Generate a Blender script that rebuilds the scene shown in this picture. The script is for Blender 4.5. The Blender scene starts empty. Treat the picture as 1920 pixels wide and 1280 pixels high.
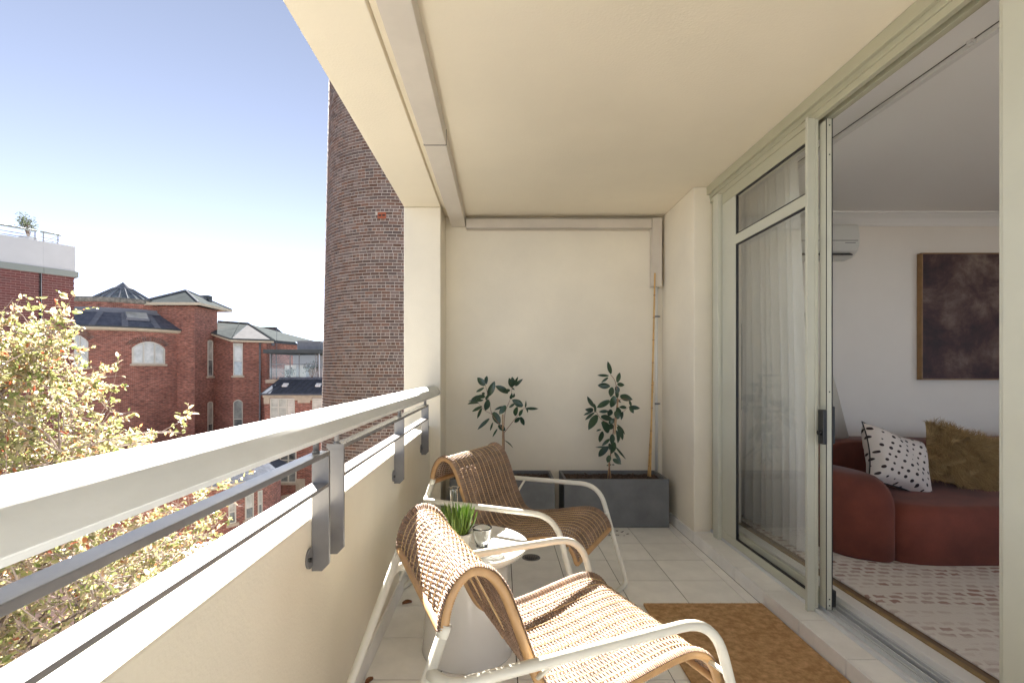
import bpy, math, random
from mathutils import Vector, Matrix
random.seed(7)
C = bpy.context.scene
COL = C.collection
PI = math.pi
# ------------------------------------------------------------------ camera, world, sun, exposure
CAMZ = 1.25
F = 930.0
cam = bpy.data.cameras.new('camera')
cam.sensor_width = 36.0
cam.lens = F / 1920 * 36
cam.shift_x = 22 / 1920
cam.shift_y = 55 / 1920
cam.clip_start = 0.05
cam.clip_end = 3000
camo = bpy.data.objects.new('camera', cam)
camo.location = (0, 0, CAMZ)
camo.rotation_euler = (PI / 2, 0, 0)
COL.objects.link(camo)
C.camera = camo
SUN_AZ = math.radians(-28.4)      # from +Y, negative towards -X
SUN_EL = math.radians(35.8)
w = bpy.data.worlds.new('World')
C.world = w
w.use_nodes = True
nt = w.node_tree
nt.nodes.clear()
sky = nt.nodes.new('ShaderNodeTexSky')
sky.sky_type = 'NISHITA'
sky.sun_disc = False
sky.sun_elevation = SUN_EL
sky.sun_rotation = SUN_AZ
sky.altitude = 50
sky.air_density = 0.27
sky.dust_density = 0.0
sky.ozone_density = 1.9
bg = nt.nodes.new('ShaderNodeBackground')
bg.inputs['Strength'].default_value = 0.067
wo = nt.nodes.new('ShaderNodeOutputWorld')
bwn = nt.nodes.new('ShaderNodeRGBToBW')          # pale, slightly hazy blue: the same softening in every direction
smx = nt.nodes.new('ShaderNodeMixRGB')
smx.inputs[0].default_value = 0.62
nt.links.new(sky.outputs[0], bwn.inputs[0])
nt.links.new(sky.outputs[0], smx.inputs[1])
nt.links.new(bwn.outputs[0], smx.inputs[2])
nt.links.new(smx.outputs[0], bg.inputs['Color'])
nt.links.new(bg.outputs[0], wo.inputs['Surface'])
sl = bpy.data.lights.new('sun', 'SUN')
sl.energy = 5.0
sl.angle = math.radians(0.55)
sl.color = (1.0, 0.95, 0.88)
so = bpy.data.objects.new('sun', sl)
sd = Vector((-math.sin(SUN_AZ) * math.cos(SUN_EL), -math.cos(SUN_AZ) * math.cos(SUN_EL), -math.sin(SUN_EL)))
so.rotation_euler = sd.to_track_quat('-Z', 'Y').to_euler()
so.location = (-30, 60, 60)
COL.objects.link(so)
vs = C.view_settings
vs.view_transform = 'Standard'
vs.look = 'None'
vs.gamma = 1
vs.exposure = 3.15
try:
    vs.use_curve_mapping = False
except Exception:
    pass
C.render.engine = 'CYCLES'
C.cycles.max_bounces = 14
C.cycles.diffuse_bounces = 7
C.cycles.transparent_max_bounces = 24
C.cycles.sample_clamp_indirect = 6

# ------------------------------------------------------------------ helpers
def P(x, y, Y):
    """point seen at photo pixel (x, y) that stands at depth Y"""
    return Vector(((x - 938) / F * Y, Y, CAMZ - (y - 695) / F * Y))

def proj(p):
    return 938 + F * p[0] / p[1], 695 - F * (p[2] - CAMZ) / p[1]

class MB:
    def __init__(s):
        s.v = []; s.f = []; s.uv = {}
    def add(s, vs_, fs, uvs=None):
        n = len(s.v)
        s.v += [tuple(p) for p in vs_]
        for i, f in enumerate(fs):
            if uvs: s.uv[len(s.f)] = uvs[i]
            s.f.append(tuple(a + n for a in f))
        return s
    def box(s, x0, x1, y0, y1, z0, z1, fn=None, nu=1):
        if nu == 1:
            pts = [(x0, y0, z0), (x1, y0, z0), (x1, y1, z0), (x0, y1, z0), (x0, y0, z1), (x1, y0, z1), (x1, y1, z1), (x0, y1, z1)]
            fs = [(0, 3, 2, 1), (4, 5, 6, 7), (0, 1, 5, 4), (1, 2, 6, 5), (2, 3, 7, 6), (3, 0, 4, 7)]
        else:
            pts = []; fs = []
            for i in range(nu + 1):
                x = x0 + (x1 - x0) * i / nu
                pts += [(x, y0, z0), (x, y1, z0), (x, y1, z1), (x, y0, z1)]
            for i in range(nu):
                a = 4 * i
                for k in range(4):
                    k2 = (k + 1) % 4
                    fs.append((a + k, a + k2, a + 4 + k2, a + 4 + k))
            fs.append((0, 3, 2, 1)); a = 4 * nu
            fs.append((a, a + 1, a + 2, a + 3))
        if fn: pts = [fn(*p) for p in pts]
        return s.add(pts, fs)
    def obox(s, c, ax, ay, az):
        """box about c with half-axis vectors"""
        c = Vector(c); ax = Vector(ax); ay = Vector(ay); az = Vector(az)
        pts = [c - ax - ay - az, c + ax - ay - az, c + ax + ay - az, c - ax + ay - az, c - ax - ay + az, c + ax - ay + az, c + ax + ay + az, c - ax + ay + az]
        return s.add(pts, [(0, 3, 2, 1), (4, 5, 6, 7), (0, 1, 5, 4), (1, 2, 6, 5), (2, 3, 7, 6), (3, 0, 4, 7)])
    def poly(s, pts, uvs=None):
        return s.add(pts, [tuple(range(len(pts)))], [uvs] if uvs else None)
    def prism(s, poly, dirv):
        """extrude planar polygon by vector"""
        n = len(poly); d = Vector(dirv)
        a = [Vector(p) for p in poly]; b = [p + d for p in a]
        fs = [tuple(range(n))[::-1], tuple(range(n, 2 * n))]
        fs += [(i, (i + 1) % n, n + (i + 1) % n, n + i) for i in range(n)]
        return s.add(a + b, fs)
    def tube(s, pts, r, n=8, caps=True, closed=False):
        pts = [Vector(p) for p in pts]; m = len(pts)
        rs = r if isinstance(r, (list, tuple)) else [r] * m
        tang = []
        for i in range(m):
            if closed: t = pts[(i + 1) % m] - pts[i - 1]
            elif i == 0: t = pts[1] - pts[0]
            elif i == m - 1: t = pts[-1] - pts[-2]
            else: t = pts[i + 1] - pts[i - 1]
            tang.append(t.normalized() if t.length > 1e-9 else Vector((0, 0, 1)))
        t0 = tang[0]
        nn = Vector((0, 0, 1)) if abs(t0.z) < 0.9 else Vector((1, 0, 0))
        nn = (nn - t0 * nn.dot(t0)).normalized()
        vsx = []; fs = []
        for i in range(m):
            t = tang[i]
            nn = nn - t * nn.dot(t)
            if nn.length < 1e-6: nn = t.orthogonal()
            nn.normalize()
            b = t.cross(nn)
            for k in range(n):
                a = 2 * PI * k / n
                vsx.append(pts[i] + (nn * math.cos(a) + b * math.sin(a)) * rs[i])
        for i in range(m if closed else m - 1):
            j = (i + 1) % m
            for k in range(n):
                k2 = (k + 1) % n
                fs.append((i * n + k, i * n + k2, j * n + k2, j * n + k))
        if caps and not closed:
            fs.append(tuple(range(n))[::-1]); fs.append(tuple(range((m - 1) * n, m * n)))
        return s.add(vsx, fs)
    def lathe(s, prof, c=(0, 0, 0), n=32, a0=0, a1=2 * PI, uvr=None):
        full = abs(a1 - a0 - 2 * PI) < 1e-6
        m = n if full else n + 1
        vsx = []; fs = []; uvs = []
        for (r, z) in prof:
            for k in range(m):
                a = a0 + (a1 - a0) * k / n
                vsx.append((c[0] + r * math.cos(a), c[1] + r * math.sin(a), c[2] + z))
        for i in range(len(prof) - 1):
            for k in range(n):
                k2 = (k + 1) % m
                fs.append((i * m + k, i * m + k2, (i + 1) * m + k2, (i + 1) * m + k))
                R = uvr or max(prof[i][0], 0.01)
                u0 = R * (a0 + (a1 - a0) * k / n); u1 = R * (a0 + (a1 - a0) * (k + 1) / n)
                uvs.append(((u0, prof[i][1]), (u1, prof[i][1]), (u1, prof[i + 1][1]), (u0, prof[i + 1][1])))
        return s.add(vsx, fs, uvs)
    def wallquad(s, a, b, z0, z1, u0=0):
        """vertical quad from plan point a to b with brick uv"""
        L = math.hypot(b[0] - a[0], b[1] - a[1])
        return s.add([(a[0], a[1], z0), (b[0], b[1], z0), (b[0], b[1], z1), (a[0], a[1], z1)], [(0, 1, 2, 3)],
                     [((u0, z0), (u0 + L, z0), (u0 + L, z1), (u0, z1))])
    def mesh(s, name, m=None, smooth=False):
        me = bpy.data.meshes.new(name)
        me.from_pydata(s.v, [], s.f)
        if s.uv:
            ul = me.uv_layers.new(name='UVMap').data
            for p in me.polygons:
                q = s.uv.get(p.index)
                if q:
                    for li, c in zip(p.loop_indices, q): ul[li].uv = c
        me.validate()
        if m: me.materials.append(m)
        if smooth:
            for p in me.polygons: p.use_smooth = True
        me.update()
        return me
    def build(s, name, m, parent=None, smooth=False, bevel=0, sub=0, local=False, auto=None):
        me = s.mesh(name, m, smooth)
        return link(name, me, parent, bevel, sub, local, auto)

def link(name, me, parent=None, bevel=0, sub=0, local=False, auto=None):
    o = bpy.data.objects.new(name, me)
    COL.objects.link(o)
    if parent is not None:
        o.parent = parent
        if not local and parent.type == 'EMPTY':
            o.matrix_parent_inverse = Matrix.LocRotScale(parent.location, parent.rotation_euler, None).inverted()
    if bevel:
        b = o.modifiers.new('bevel', 'BEVEL'); b.width = bevel; b.segments = 2; b.limit_method = 'ANGLE'; b.angle_limit = math.radians(35)
    if sub:
        b = o.modifiers.new('sub', 'SUBSURF'); b.levels = sub; b.render_levels = sub
    return o

def tag(o, label=None, cat=None, group=None, kind=None):
    if label: o['label'] = label
    if cat: o['category'] = cat
    if group: o['group'] = group
    if kind: o['kind'] = kind
    return o

def thing(name, label, cat, loc=(0, 0, 0), rz=0, group=None):
    o = bpy.data.objects.new(name, None)
    o.empty_display_size = 0.1
    o.location = loc; o.rotation_euler = (0, 0, rz)
    COL.objects.link(o)
    return tag(o, label, cat, group)

def copy_tree(o, parent=None):
    c = o.copy(); COL.objects.link(c)
    if parent is not None: c.parent = parent
    for ch in list(o.children): copy_tree(ch, c)
    return c

def catmull(pts, n=8):
    pts = [Vector(p) for p in pts]
    out = []
    for i in range(len(pts) - 1):
        p0 = pts[max(i - 1, 0)]; p1 = pts[i]; p2 = pts[i + 1]; p3 = pts[min(i + 2, len(pts) - 1)]
        for k in range(n):
            t = k / n
            out.append(0.5 * ((2 * p1) + (p2 - p0) * t + (2 * p0 - 5 * p1 + 4 * p2 - p3) * t * t + (3 * p1 - p0 - 3 * p2 + p3) * t ** 3))
    out.append(pts[-1])
    return out

def roundpath(pts, rad, n=6):
    """polyline with filleted corners"""
    pts = [Vector(p) for p in pts]
    out = [pts[0]]
    for i in range(1, len(pts) - 1):
        a = pts[i - 1] - pts[i]; b = pts[i + 1] - pts[i]
        r = rad[i] if isinstance(rad, (list, tuple)) else rad
        r = min(r, a.length * .48, b.length * .48)
        p = pts[i] + a.normalized() * r; q = pts[i] + b.normalized() * r
        for k in range(n + 1):
            t = k / n
            out.append(p * (1 - t) ** 2 + pts[i] * 2 * t * (1 - t) + q * t * t)
    out.append(pts[-1])
    return out

# ------------------------------------------------------------------ materials
def mat(name, col, rough=.6, metal=0, var=.0, nscale=8, bump=0, bscale=60, col2=None, spec=None, ramp=(0.35, 0.7), sheen=0, objrand=0, island=0, coords='Object', stretch=None):
    m = bpy.data.materials.new(name); m.use_nodes = True
    nt = m.node_tree; N = nt.nodes; L = nt.links
    b = N['Principled BSDF']
    b.inputs['Roughness'].default_value = rough; b.inputs['Metallic'].default_value = metal
    if spec is not None: b.inputs['Specular IOR Level'].default_value = spec
    if sheen:
        b.inputs['Sheen Weight'].default_value = sheen
    c4 = (*col, 1)
    b.inputs['Base Color'].default_value = c4
    tc = N.new('ShaderNodeTexCoord'); src = tc.outputs[coords]
    if stretch:
        mp = N.new('ShaderNodeMapping'); mp.inputs['Scale'].default_value = stretch
        L.new(src, mp.inputs[0]); src = mp.outputs[0]
    last = None
    if var or col2:
        n = N.new('ShaderNodeTexNoise'); n.inputs['Scale'].default_value = nscale; n.inputs['Detail'].default_value = 6; n.inputs['Roughness'].default_value = .6
        L.new(src, n.inputs['Vector'])
        r = N.new('ShaderNodeValToRGB')
        r.color_ramp.elements[0].position = ramp[0]; r.color_ramp.elements[1].position = ramp[1]
        if col2: a, d = c4, (*col2, 1)
        else:
            a = tuple(max(0, x * (1 - var)) for x in col) + (1,); d = tuple(min(1, x * (1 + var)) for x in col) + (1,)
        r.color_ramp.elements[0].color = a; r.color_ramp.elements[1].color = d
        L.new(n.outputs['Fac'], r.inputs[0]); last = r.outputs[0]
    if objrand or island:
        hs = N.new('ShaderNodeHueSaturation')
        if last: L.new(last, hs.inputs['Color'])
        else: hs.inputs['Color'].default_value = c4
        oi = N.new('ShaderNodeObjectInfo'); val = oi.outputs['Random']
        if island:
            g = N.new('ShaderNodeNewGeometry'); ad = N.new('ShaderNodeMath'); ad.operation = 'ADD'
            L.new(oi.outputs['Random'], ad.inputs[0]); L.new(g.outputs['Random Per Island'], ad.inputs[1])
            fr = N.new('ShaderNodeMath'); fr.operation = 'FRACT'; L.new(ad.outputs[0], fr.inputs[0]); val = fr.outputs[0]
        amt = objrand or island
        mr = N.new('ShaderNodeMapRange'); mr.inputs[3].default_value = 1 - amt; mr.inputs[4].default_value = 1 + amt
        L.new(val, mr.inputs[0]); L.new(mr.outputs[0], hs.inputs['Value'])
        m2 = N.new('ShaderNodeMath'); m2.operation = 'MULTIPLY'; m2.inputs[1].default_value = 7.31; L.new(val, m2.inputs[0])
        f2 = N.new('ShaderNodeMath'); f2.operation = 'FRACT'; L.new(m2.outputs[0], f2.inputs[0])
        mr2 = N.new('ShaderNodeMapRange'); mr2.inputs[3].default_value = 1 - amt; mr2.inputs[4].default_value = 1 + amt * .6
        L.new(f2.outputs[0], mr2.inputs[0]); L.new(mr2.outputs[0], hs.inputs['Saturation'])
        last = hs.outputs[0]
    if last: L.new(last, b.inputs['Base Color'])
    if bump:
        n = N.new('ShaderNodeTexNoise'); n.inputs['Scale'].default_value = bscale; n.inputs['Detail'].default_value = 4
        L.new(src, n.inputs['Vector'])
        bp = N.new('ShaderNodeBump'); bp.inputs['Strength'].default_value = bump; bp.inputs['Distance'].default_value = .01
        L.new(n.outputs['Fac'], bp.inputs['Height']); L.new(bp.outputs[0], b.inputs['Normal'])
    return m

def glassmat(name, tint=(.92, .95, .93), refl=.08, fres=1.5, absorb=1.0):
    m = bpy.data.materials.new(name); m.use_nodes = True
    nt = m.node_tree; N = nt.nodes; L = nt.links
    N.remove(N['Principled BSDF'])
    t = N.new('ShaderNodeBsdfTransparent'); t.inputs[0].default_value = (*tint, 1)
    g = N.new('ShaderNodeBsdfGlossy'); g.inputs['Roughness'].default_value = 0.0
    ge = N.new('ShaderNodeNewGeometry'); dt = N.new('ShaderNodeVectorMath'); dt.operation = 'DOT_PRODUCT'
    L.new(ge.outputs['Incoming'], dt.inputs[0]); L.new(ge.outputs['Normal'], dt.inputs[1])
    ab = N.new('ShaderNodeMath'); ab.operation = 'ABSOLUTE'; L.new(dt.outputs['Value'], ab.inputs[0])
    iv = N.new('ShaderNodeMath'); iv.operation = 'SUBTRACT'; iv.inputs[0].default_value = 1; L.new(ab.outputs[0], iv.inputs[1])
    pw = N.new('ShaderNodeMath'); pw.operation = 'POWER'; pw.inputs[1].default_value = 5; L.new(iv.outputs[0], pw.inputs[0])
    fr = N.new('ShaderNodeMapRange'); fr.inputs[3].default_value = ((fres - 1) / (fres + 1)) ** 2; fr.inputs[4].default_value = 1; L.new(pw.outputs[0], fr.inputs[0])
    mx = N.new('ShaderNodeMixShader')
    L.new(fr.outputs[0], mx.inputs[0]); L.new(t.outputs[0], mx.inputs[1]); L.new(g.outputs[0], mx.inputs[2])
    L.new(mx.outputs[0], N['Material Output'].inputs['Surface'])
    return m

def leafmat(name, cols, trans=.45, rough=.45, pos=None):
    m = bpy.data.materials.new(name); m.use_nodes = True
    nt = m.node_tree; N = nt.nodes; L = nt.links
    b = N['Principled BSDF']; b.inputs['Roughness'].default_value = rough
    g = N.new('ShaderNodeNewGeometry'); oi = N.new('ShaderNodeObjectInfo')
    ad = N.new('ShaderNodeMath'); ad.operation = 'ADD'; L.new(oi.outputs['Random'], ad.inputs[0]); L.new(g.outputs['Random Per Island'], ad.inputs[1])
    fr = N.new('ShaderNodeMath'); fr.operation = 'FRACT'; L.new(ad.outputs[0], fr.inputs[0])
    r = N.new('ShaderNodeValToRGB'); e = r.color_ramp.elements
    while len(e) < len(cols): e.new(.5)
    for i, c in enumerate(cols):
        e[i].position = pos[i] if pos else i / (len(cols) - 1); e[i].color = (*c, 1)
    L.new(fr.outputs[0], r.inputs[0]); L.new(r.outputs[0], b.inputs['Base Color'])
    if trans:
        t = N.new('ShaderNodeBsdfTranslucent'); L.new(r.outputs[0], t.inputs[0])
        mx = N.new('ShaderNodeMixShader'); mx.inputs[0].default_value = trans
        L.new(b.outputs[0], mx.inputs[1]); L.new(t.outputs[0], mx.inputs[2])
        L.new(mx.outputs[0], N['Material Output'].inputs['Surface'])
    return m

def brickmat(name, c1, c2, mortar, bw=.24, rh=.086, ms=.010, var=.25, streak=None):
    m = bpy.data.materials.new(name); m.use_nodes = True
    nt = m.node_tree; N = nt.nodes; L = nt.links
    b = N['Principled BSDF']; b.inputs['Roughness'].default_value = .9
    uv = N.new('ShaderNodeTexCoord')
    br = N.new('ShaderNodeTexBrick')
    br.inputs['Scale'].default_value = 1; br.inputs['Brick Width'].default_value = bw; br.inputs['Row Height'].default_value = rh
    br.inputs['Mortar Size'].default_value = ms; br.inputs['Mortar Smooth'].default_value = .1
    br.inputs['Color1'].default_value = (*c1, 1); br.inputs['Color2'].default_value = (*c2, 1); br.inputs['Mortar'].default_value = (*mortar, 1)
    br.offset = .5
    L.new(uv.outputs['UV'], br.inputs['Vector'])
    n = N.new('ShaderNodeTexNoise'); n.inputs['Scale'].default_value = .55; n.inputs['Detail'].default_value = 8; n.inputs['Roughness'].default_value = .65
    mp = N.new('ShaderNodeMapping'); mp.inputs['Scale'].default_value = (1, 1.6, 1)
    L.new(uv.outputs['UV'], mp.inputs[0]); L.new(mp.outputs[0], n.inputs['Vector'])
    mr = N.new('ShaderNodeMapRange'); mr.inputs[1].default_value = .3; mr.inputs[2].default_value = .7; mr.inputs[3].default_value = 1 - var; mr.inputs[4].default_value = 1 + var
    L.new(n.outputs['Fac'], mr.inputs[0])
    # speckle of single dark or pale bricks
    mp2 = N.new('ShaderNodeMapping'); mp2.inputs['Scale'].default_value = (1 / bw * .9, 1 / rh, 1)
    L.new(uv.outputs['UV'], mp2.inputs[0])
    wn = N.new('ShaderNodeTexNoise'); wn.inputs['Scale'].default_value = .8; wn.inputs['Detail'].default_value = 2
    L.new(mp2.outputs[0], wn.inputs['Vector'])
    mr2 = N.new('ShaderNodeMapRange'); mr2.inputs[1].default_value = .3; mr2.inputs[2].default_value = .7; mr2.inputs[3].default_value = .6; mr2.inputs[4].default_value = 1.4
    L.new(wn.outputs['Fac'], mr2.inputs[0])
    mm = N.new('ShaderNodeMath'); mm.operation = 'MULTIPLY'; L.new(mr.outputs[0], mm.inputs[0]); L.new(mr2.outputs[0], mm.inputs[1])
    hs = N.new('ShaderNodeHueSaturation'); L.new(br.outputs['Color'], hs.inputs['Color']); L.new(mm.outputs[0], hs.inputs['Value'])
    L.new(hs.outputs[0], b.inputs['Base Color'])
    bp = N.new('ShaderNodeBump'); bp.inputs['Strength'].default_value = .4; bp.inputs['Distance'].default_value = .01; bp.invert = True
    L.new(br.outputs['Fac'], bp.inputs['Height']); L.new(bp.outputs[0], b.inputs['Normal'])
    return m

M = {}
M['cream'] = mat('cream_render', (.76, .70, .575), .85, var=.06, nscale=1.3, bump=.13, bscale=120)
M['ceil'] = mat('cream_ceiling_paint', (.76, .69, .55), .8, var=.04, nscale=1.1, bump=.15, bscale=90)
M['duct'] = mat('beige_duct_metal', (.56, .51, .44), .5, var=.05, nscale=5)
M['frame'] = mat('sage_powdercoat', (.43, .42, .31), .42, var=.03, nscale=4)
M['framelight'] = mat('pale_sage_powdercoat', (.51, .51, .42), .4, var=.03, nscale=4)
M['alu'] = mat('aluminium_track', (.70, .72, .73), .38, .2, var=.12, nscale=10, stretch=(1, .05, 1))
M['rubber'] = mat('black_rubber', (.015, .015, .017), .6)
M['steel'] = mat('grey_painted_steel', (.19, .187, .19), .26, 0, spec=.55, var=.16, nscale=5, bump=.03, bscale=30)
M['galv'] = mat('galvanised_handrail', (.74, .77, .77), .5, 0, col2=(.85, .88, .88), nscale=9, bump=.08, bscale=70, stretch=(1, .35, 1))
M['tile'] = mat('pale_floor_tile', (.84, .83, .80), .28, var=.07, nscale=6, objrand=.05, bump=.02, bscale=20)
M['grout'] = mat('grey_grout', (.10, .092, .08), .9, var=.3, nscale=20)
M['soil'] = mat('dark_soil', (.05, .033, .025), .95, col2=(.13, .085, .06), nscale=45, bump=.9, bscale=60)
M['planter'] = mat('charcoal_fibre_planter', (.12, .125, .13), .6, col2=(.17, .175, .18), nscale=6, bump=.08, bscale=40)
M['rattan'] = mat('honey_rattan', (.325, .215, .15), .75, var=.3, nscale=14, island=.16)
M['rattanwrap'] = mat('honey_rattan_wrap', (.52, .31, .14), .45, var=.18, nscale=12)
M['cord'] = mat('pale_cane_cord', (.68, .48, .25), .5)
M['whitemetal'] = mat('ivory_powdercoat', (.72, .70, .61), .32, var=.03, nscale=5)
M['table'] = mat('white_lacquer', (.70, .685, .64), .16, var=.02, nscale=3)
M['coir'] = mat('coir', (.46, .26, .105), .95, col2=(.76, .49, .25), nscale=38, bump=.9, bscale=260)
M['glass'] = glassmat('door_glass', (.985, .99, .98), fres=1.36)
def clearglass():
    m = bpy.data.materials.new('clear_tumbler_glass'); m.use_nodes = True
    b = m.node_tree.nodes['Principled BSDF']
    b.inputs['Base Color'].default_value = (.96, .98, .98, 1); b.inputs['Roughness'].default_value = .01
    b.inputs['Transmission Weight'].default_value = 1; b.inputs['IOR'].default_value = 1.45
    return m
M['clear'] = clearglass()
M['bark'] = mat('bark', (.15, .11, .085), .9, var=.3, nscale=12, bump=.5, bscale=40)
M['twig'] = mat('pale_twigs', (.40, .32, .28), .8, var=.3, nscale=6)
M['leaf'] = leafmat('autumn_leaves', [(.17, .21, .06), (.32, .34, .13), (.48, .45, .22), (.58, .49, .36), (.48, .24, .10), (.40, .09, .05)], .5, .35, [0, .25, .55, .82, .955, .99])
M['pleaf'] = leafmat('glossy_magnolia_leaves', [(.022, .048, .028), (.035, .075, .035), (.03, .06, .04), (.05, .085, .045)], .12, .22)
M['stem'] = mat('tan_stem', (.26, .14, .08), .8, var=.2, nscale=20)
M['stake'] = mat('wood_stake', (.48, .30, .15), .7, var=.2, nscale=20)
M['bamboo'] = mat('bamboo', (.55, .33, .10), .45, var=.22, nscale=9)
M['pipe'] = mat('white_pvc', (.66, .65, .60), .4)
M['grass'] = leafmat('plant_blades', [(.10, .20, .03), (.22, .34, .06), (.17, .29, .07), (.36, .46, .12)], .3, .35)
M['potwhite'] = mat('white_ceramic_pot', (.66, .65, .60), .35)
M['roomwall'] = mat('living_room_paint', (.85, .80, .73), .85, var=.02, nscale=2)
M['roomceil'] = mat('living_room_ceiling_paint', (.88, .87, .85), .85)
M['floorboard'] = mat('timber_floor', (.20, .13, .075), .4, var=.25, nscale=3, stretch=(1, .1, 1))
M['whitewood'] = mat('white_painted_timber', (.74, .73, .71), .45)
M['trimwood'] = mat('oak_edge_strip', (.30, .20, .09), .5, var=.2, nscale=20)
M['sofa'] = mat('rust_velvet', (.150, .034, .019), .8, var=.3, nscale=3.5, sheen=.12, bump=.05, bscale=150)
M['black'] = mat('black_plastic', (.012, .012, .012), .4)
M['shade'] = leafmat('lamp_shade_linen', [(.86, .82, .72), (.86, .82, .72)], .4, .8)
M['acwhite'] = mat('white_plastic', (.70, .70, .66), .35)
M['darkslot'] = mat('dark_slot', (.03, .03, .03), .6)
M['oak'] = mat('oak_frame', (.30, .165, .065), .5, var=.2, nscale=12)
M['fur'] = leafmat('tan_fur', [(.34, .23, .10), (.46, .32, .15), (.56, .40, .20)], .15, .7)
M['slate'] = mat('slate_roof', (.075, .085, .11), .5, spec=.25, col2=(.14, .155, .19), nscale=3, bump=.3, bscale=14)
M['darkslate'] = mat('dark_bay_slate', (.075, .083, .10), 1, col2=(.11, .12, .145), spec=.0, nscale=3, bump=.3, bscale=14)
M['flash'] = mat('lead_flashing', (.20, .21, .235), .9, spec=.03, var=.1, nscale=4)
M['zinc'] = mat('grey_green_roof_metal', (.085, .095, .097), 1, 0, spec=.0, var=.12, nscale=2)
M['corr'] = mat('corrugated_roof_steel', (.16, .16, .165), 1, 0, spec=.01, var=.1, nscale=2)
M['fascia'] = mat('cream_fascia', (.55, .47, .34), .7, var=.08, nscale=3)
M['winframe'] = mat('pale_window_frame', (.55, .53, .45), .5)
M['pane'] = mat('window_pane_blind', (.34, .34, .29), .05, spec=.7, col2=(.60, .59, .52), nscale=1.3)
M['panedark'] = mat('window_pane_dark', (.06, .07, .07), .03, spec=.8, col2=(.30, .32, .30), nscale=1.2)
M['stone'] = mat('cream_stone', (.48, .40, .30), .85, var=.12, nscale=3)
M['coping'] = mat('weathered_coping', (.13, .13, .11), .9, col2=(.34, .31, .26), nscale=5, bump=.4, bscale=20)
M['parapetgrey'] = mat('pale_grey_render', (.50, .52, .55), .8, var=.03, nscale=2)
M['band'] = mat('grey_green_band', (.23, .26, .25), .7)
M['ground'] = mat('courtyard_ground', (.10, .098, .095), .95, col2=(.15, .145, .14), nscale=.35)
M['hallbrick'] = brickmat('red_hall_brick', (.31, .098, .062), (.205, .07, .05), (.36, .25, .20), ms=.010, var=.32)
M['mortar'] = mat('chimney_mortar', (.52, .46, .39), .95, var=.15, nscale=14)
M['mortar2'] = mat('pink_mortar', (.42, .29, .27), .95, var=.1, nscale=10)
M['chimbrick'] = mat('brown_chimney_brick', (.145, .082, .060), .85, col2=(.20, .125, .095), nscale=5, island=.33, bump=.3, bscale=60, coords='Object')
M['redbrick'] = mat('crimson_brick', (.14, .045, .043), .85, var=.12, nscale=9, island=.12)
M['terracotta'] = mat('terracotta', (.33, .09, .04), .8)
M['ivory'] = mat('white_canvas', (.80, .79, .75), .8)

# polka dot, painting and rug prints
def polka():
    m = bpy.data.materials.new('polka_dot_linen'); m.use_nodes = True
    N = m.node_tree.nodes; L = m.node_tree.links; b = N['Principled BSDF']; b.inputs['Roughness'].default_value = .85
    uv = N.new('ShaderNodeTexCoord'); mp = N.new('ShaderNodeMapping'); mp.inputs['Scale'].default_value = (8.4, 8.4, 1); mp.inputs['Rotation'].default_value = (0, 0, .3)
    L.new(uv.outputs['UV'], mp.inputs[0])
    vo = N.new('ShaderNodeTexVoronoi'); vo.inputs['Scale'].default_value = 1; vo.inputs['Randomness'].default_value = .22
    L.new(mp.outputs[0], vo.inputs['Vector'])
    r = N.new('ShaderNodeValToRGB'); r.color_ramp.elements[0].position = .225; r.color_ramp.elements[1].position = .25
    r.color_ramp.elements[0].color = (.03, .018, .018, 1); r.color_ramp.elements[1].color = (.66, .60, .55, 1)
    L.new(vo.outputs['Distance'], r.inputs[0]); L.new(r.outputs[0], b.inputs['Base Color'])
    return m
M['polka'] = polka()
def painting():
    m = bpy.data.materials.new('abstract_canvas'); m.use_nodes = True
    N = m.node_tree.nodes; L = m.node_tree.links; b = N['Principled BSDF']; b.inputs['Roughness'].default_value = .6
    tc = N.new('ShaderNodeTexCoord')
    n1 = N.new('ShaderNodeTexNoise'); n1.inputs['Scale'].default_value = 2.3; n1.inputs['Detail'].default_value = 9; n1.inputs['Distortion'].default_value = .25; n1.inputs['Roughness'].default_value = .68
    L.new(tc.outputs['Object'], n1.inputs['Vector'])
    r = N.new('ShaderNodeValToRGB'); e = r.color_ramp.elements
    e[0].position = .36; e[0].color = (.022, .010, .012, 1); e[1].position = .46; e[1].color = (.06, .024, .026, 1)
    for p, c in ((.52, (.10, .055, .045)), (.60, (.19, .125, .10)), (.70, (.30, .23, .17))):
        k = e.new(p); k.color = (*c, 1)
    L.new(n1.outputs['Fac'], r.inputs[0]); L.new(r.outputs[0], b.inputs['Base Color'])
    bp = N.new('ShaderNodeBump'); bp.inputs['Strength'].default_value = .4; bp.inputs['Distance'].default_value = .01; L.new(n1.outputs['Fac'], bp.inputs['Height']); L.new(bp.outputs[0], b.inputs['Normal'])
    return m
M['painting'] = painting()
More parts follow.
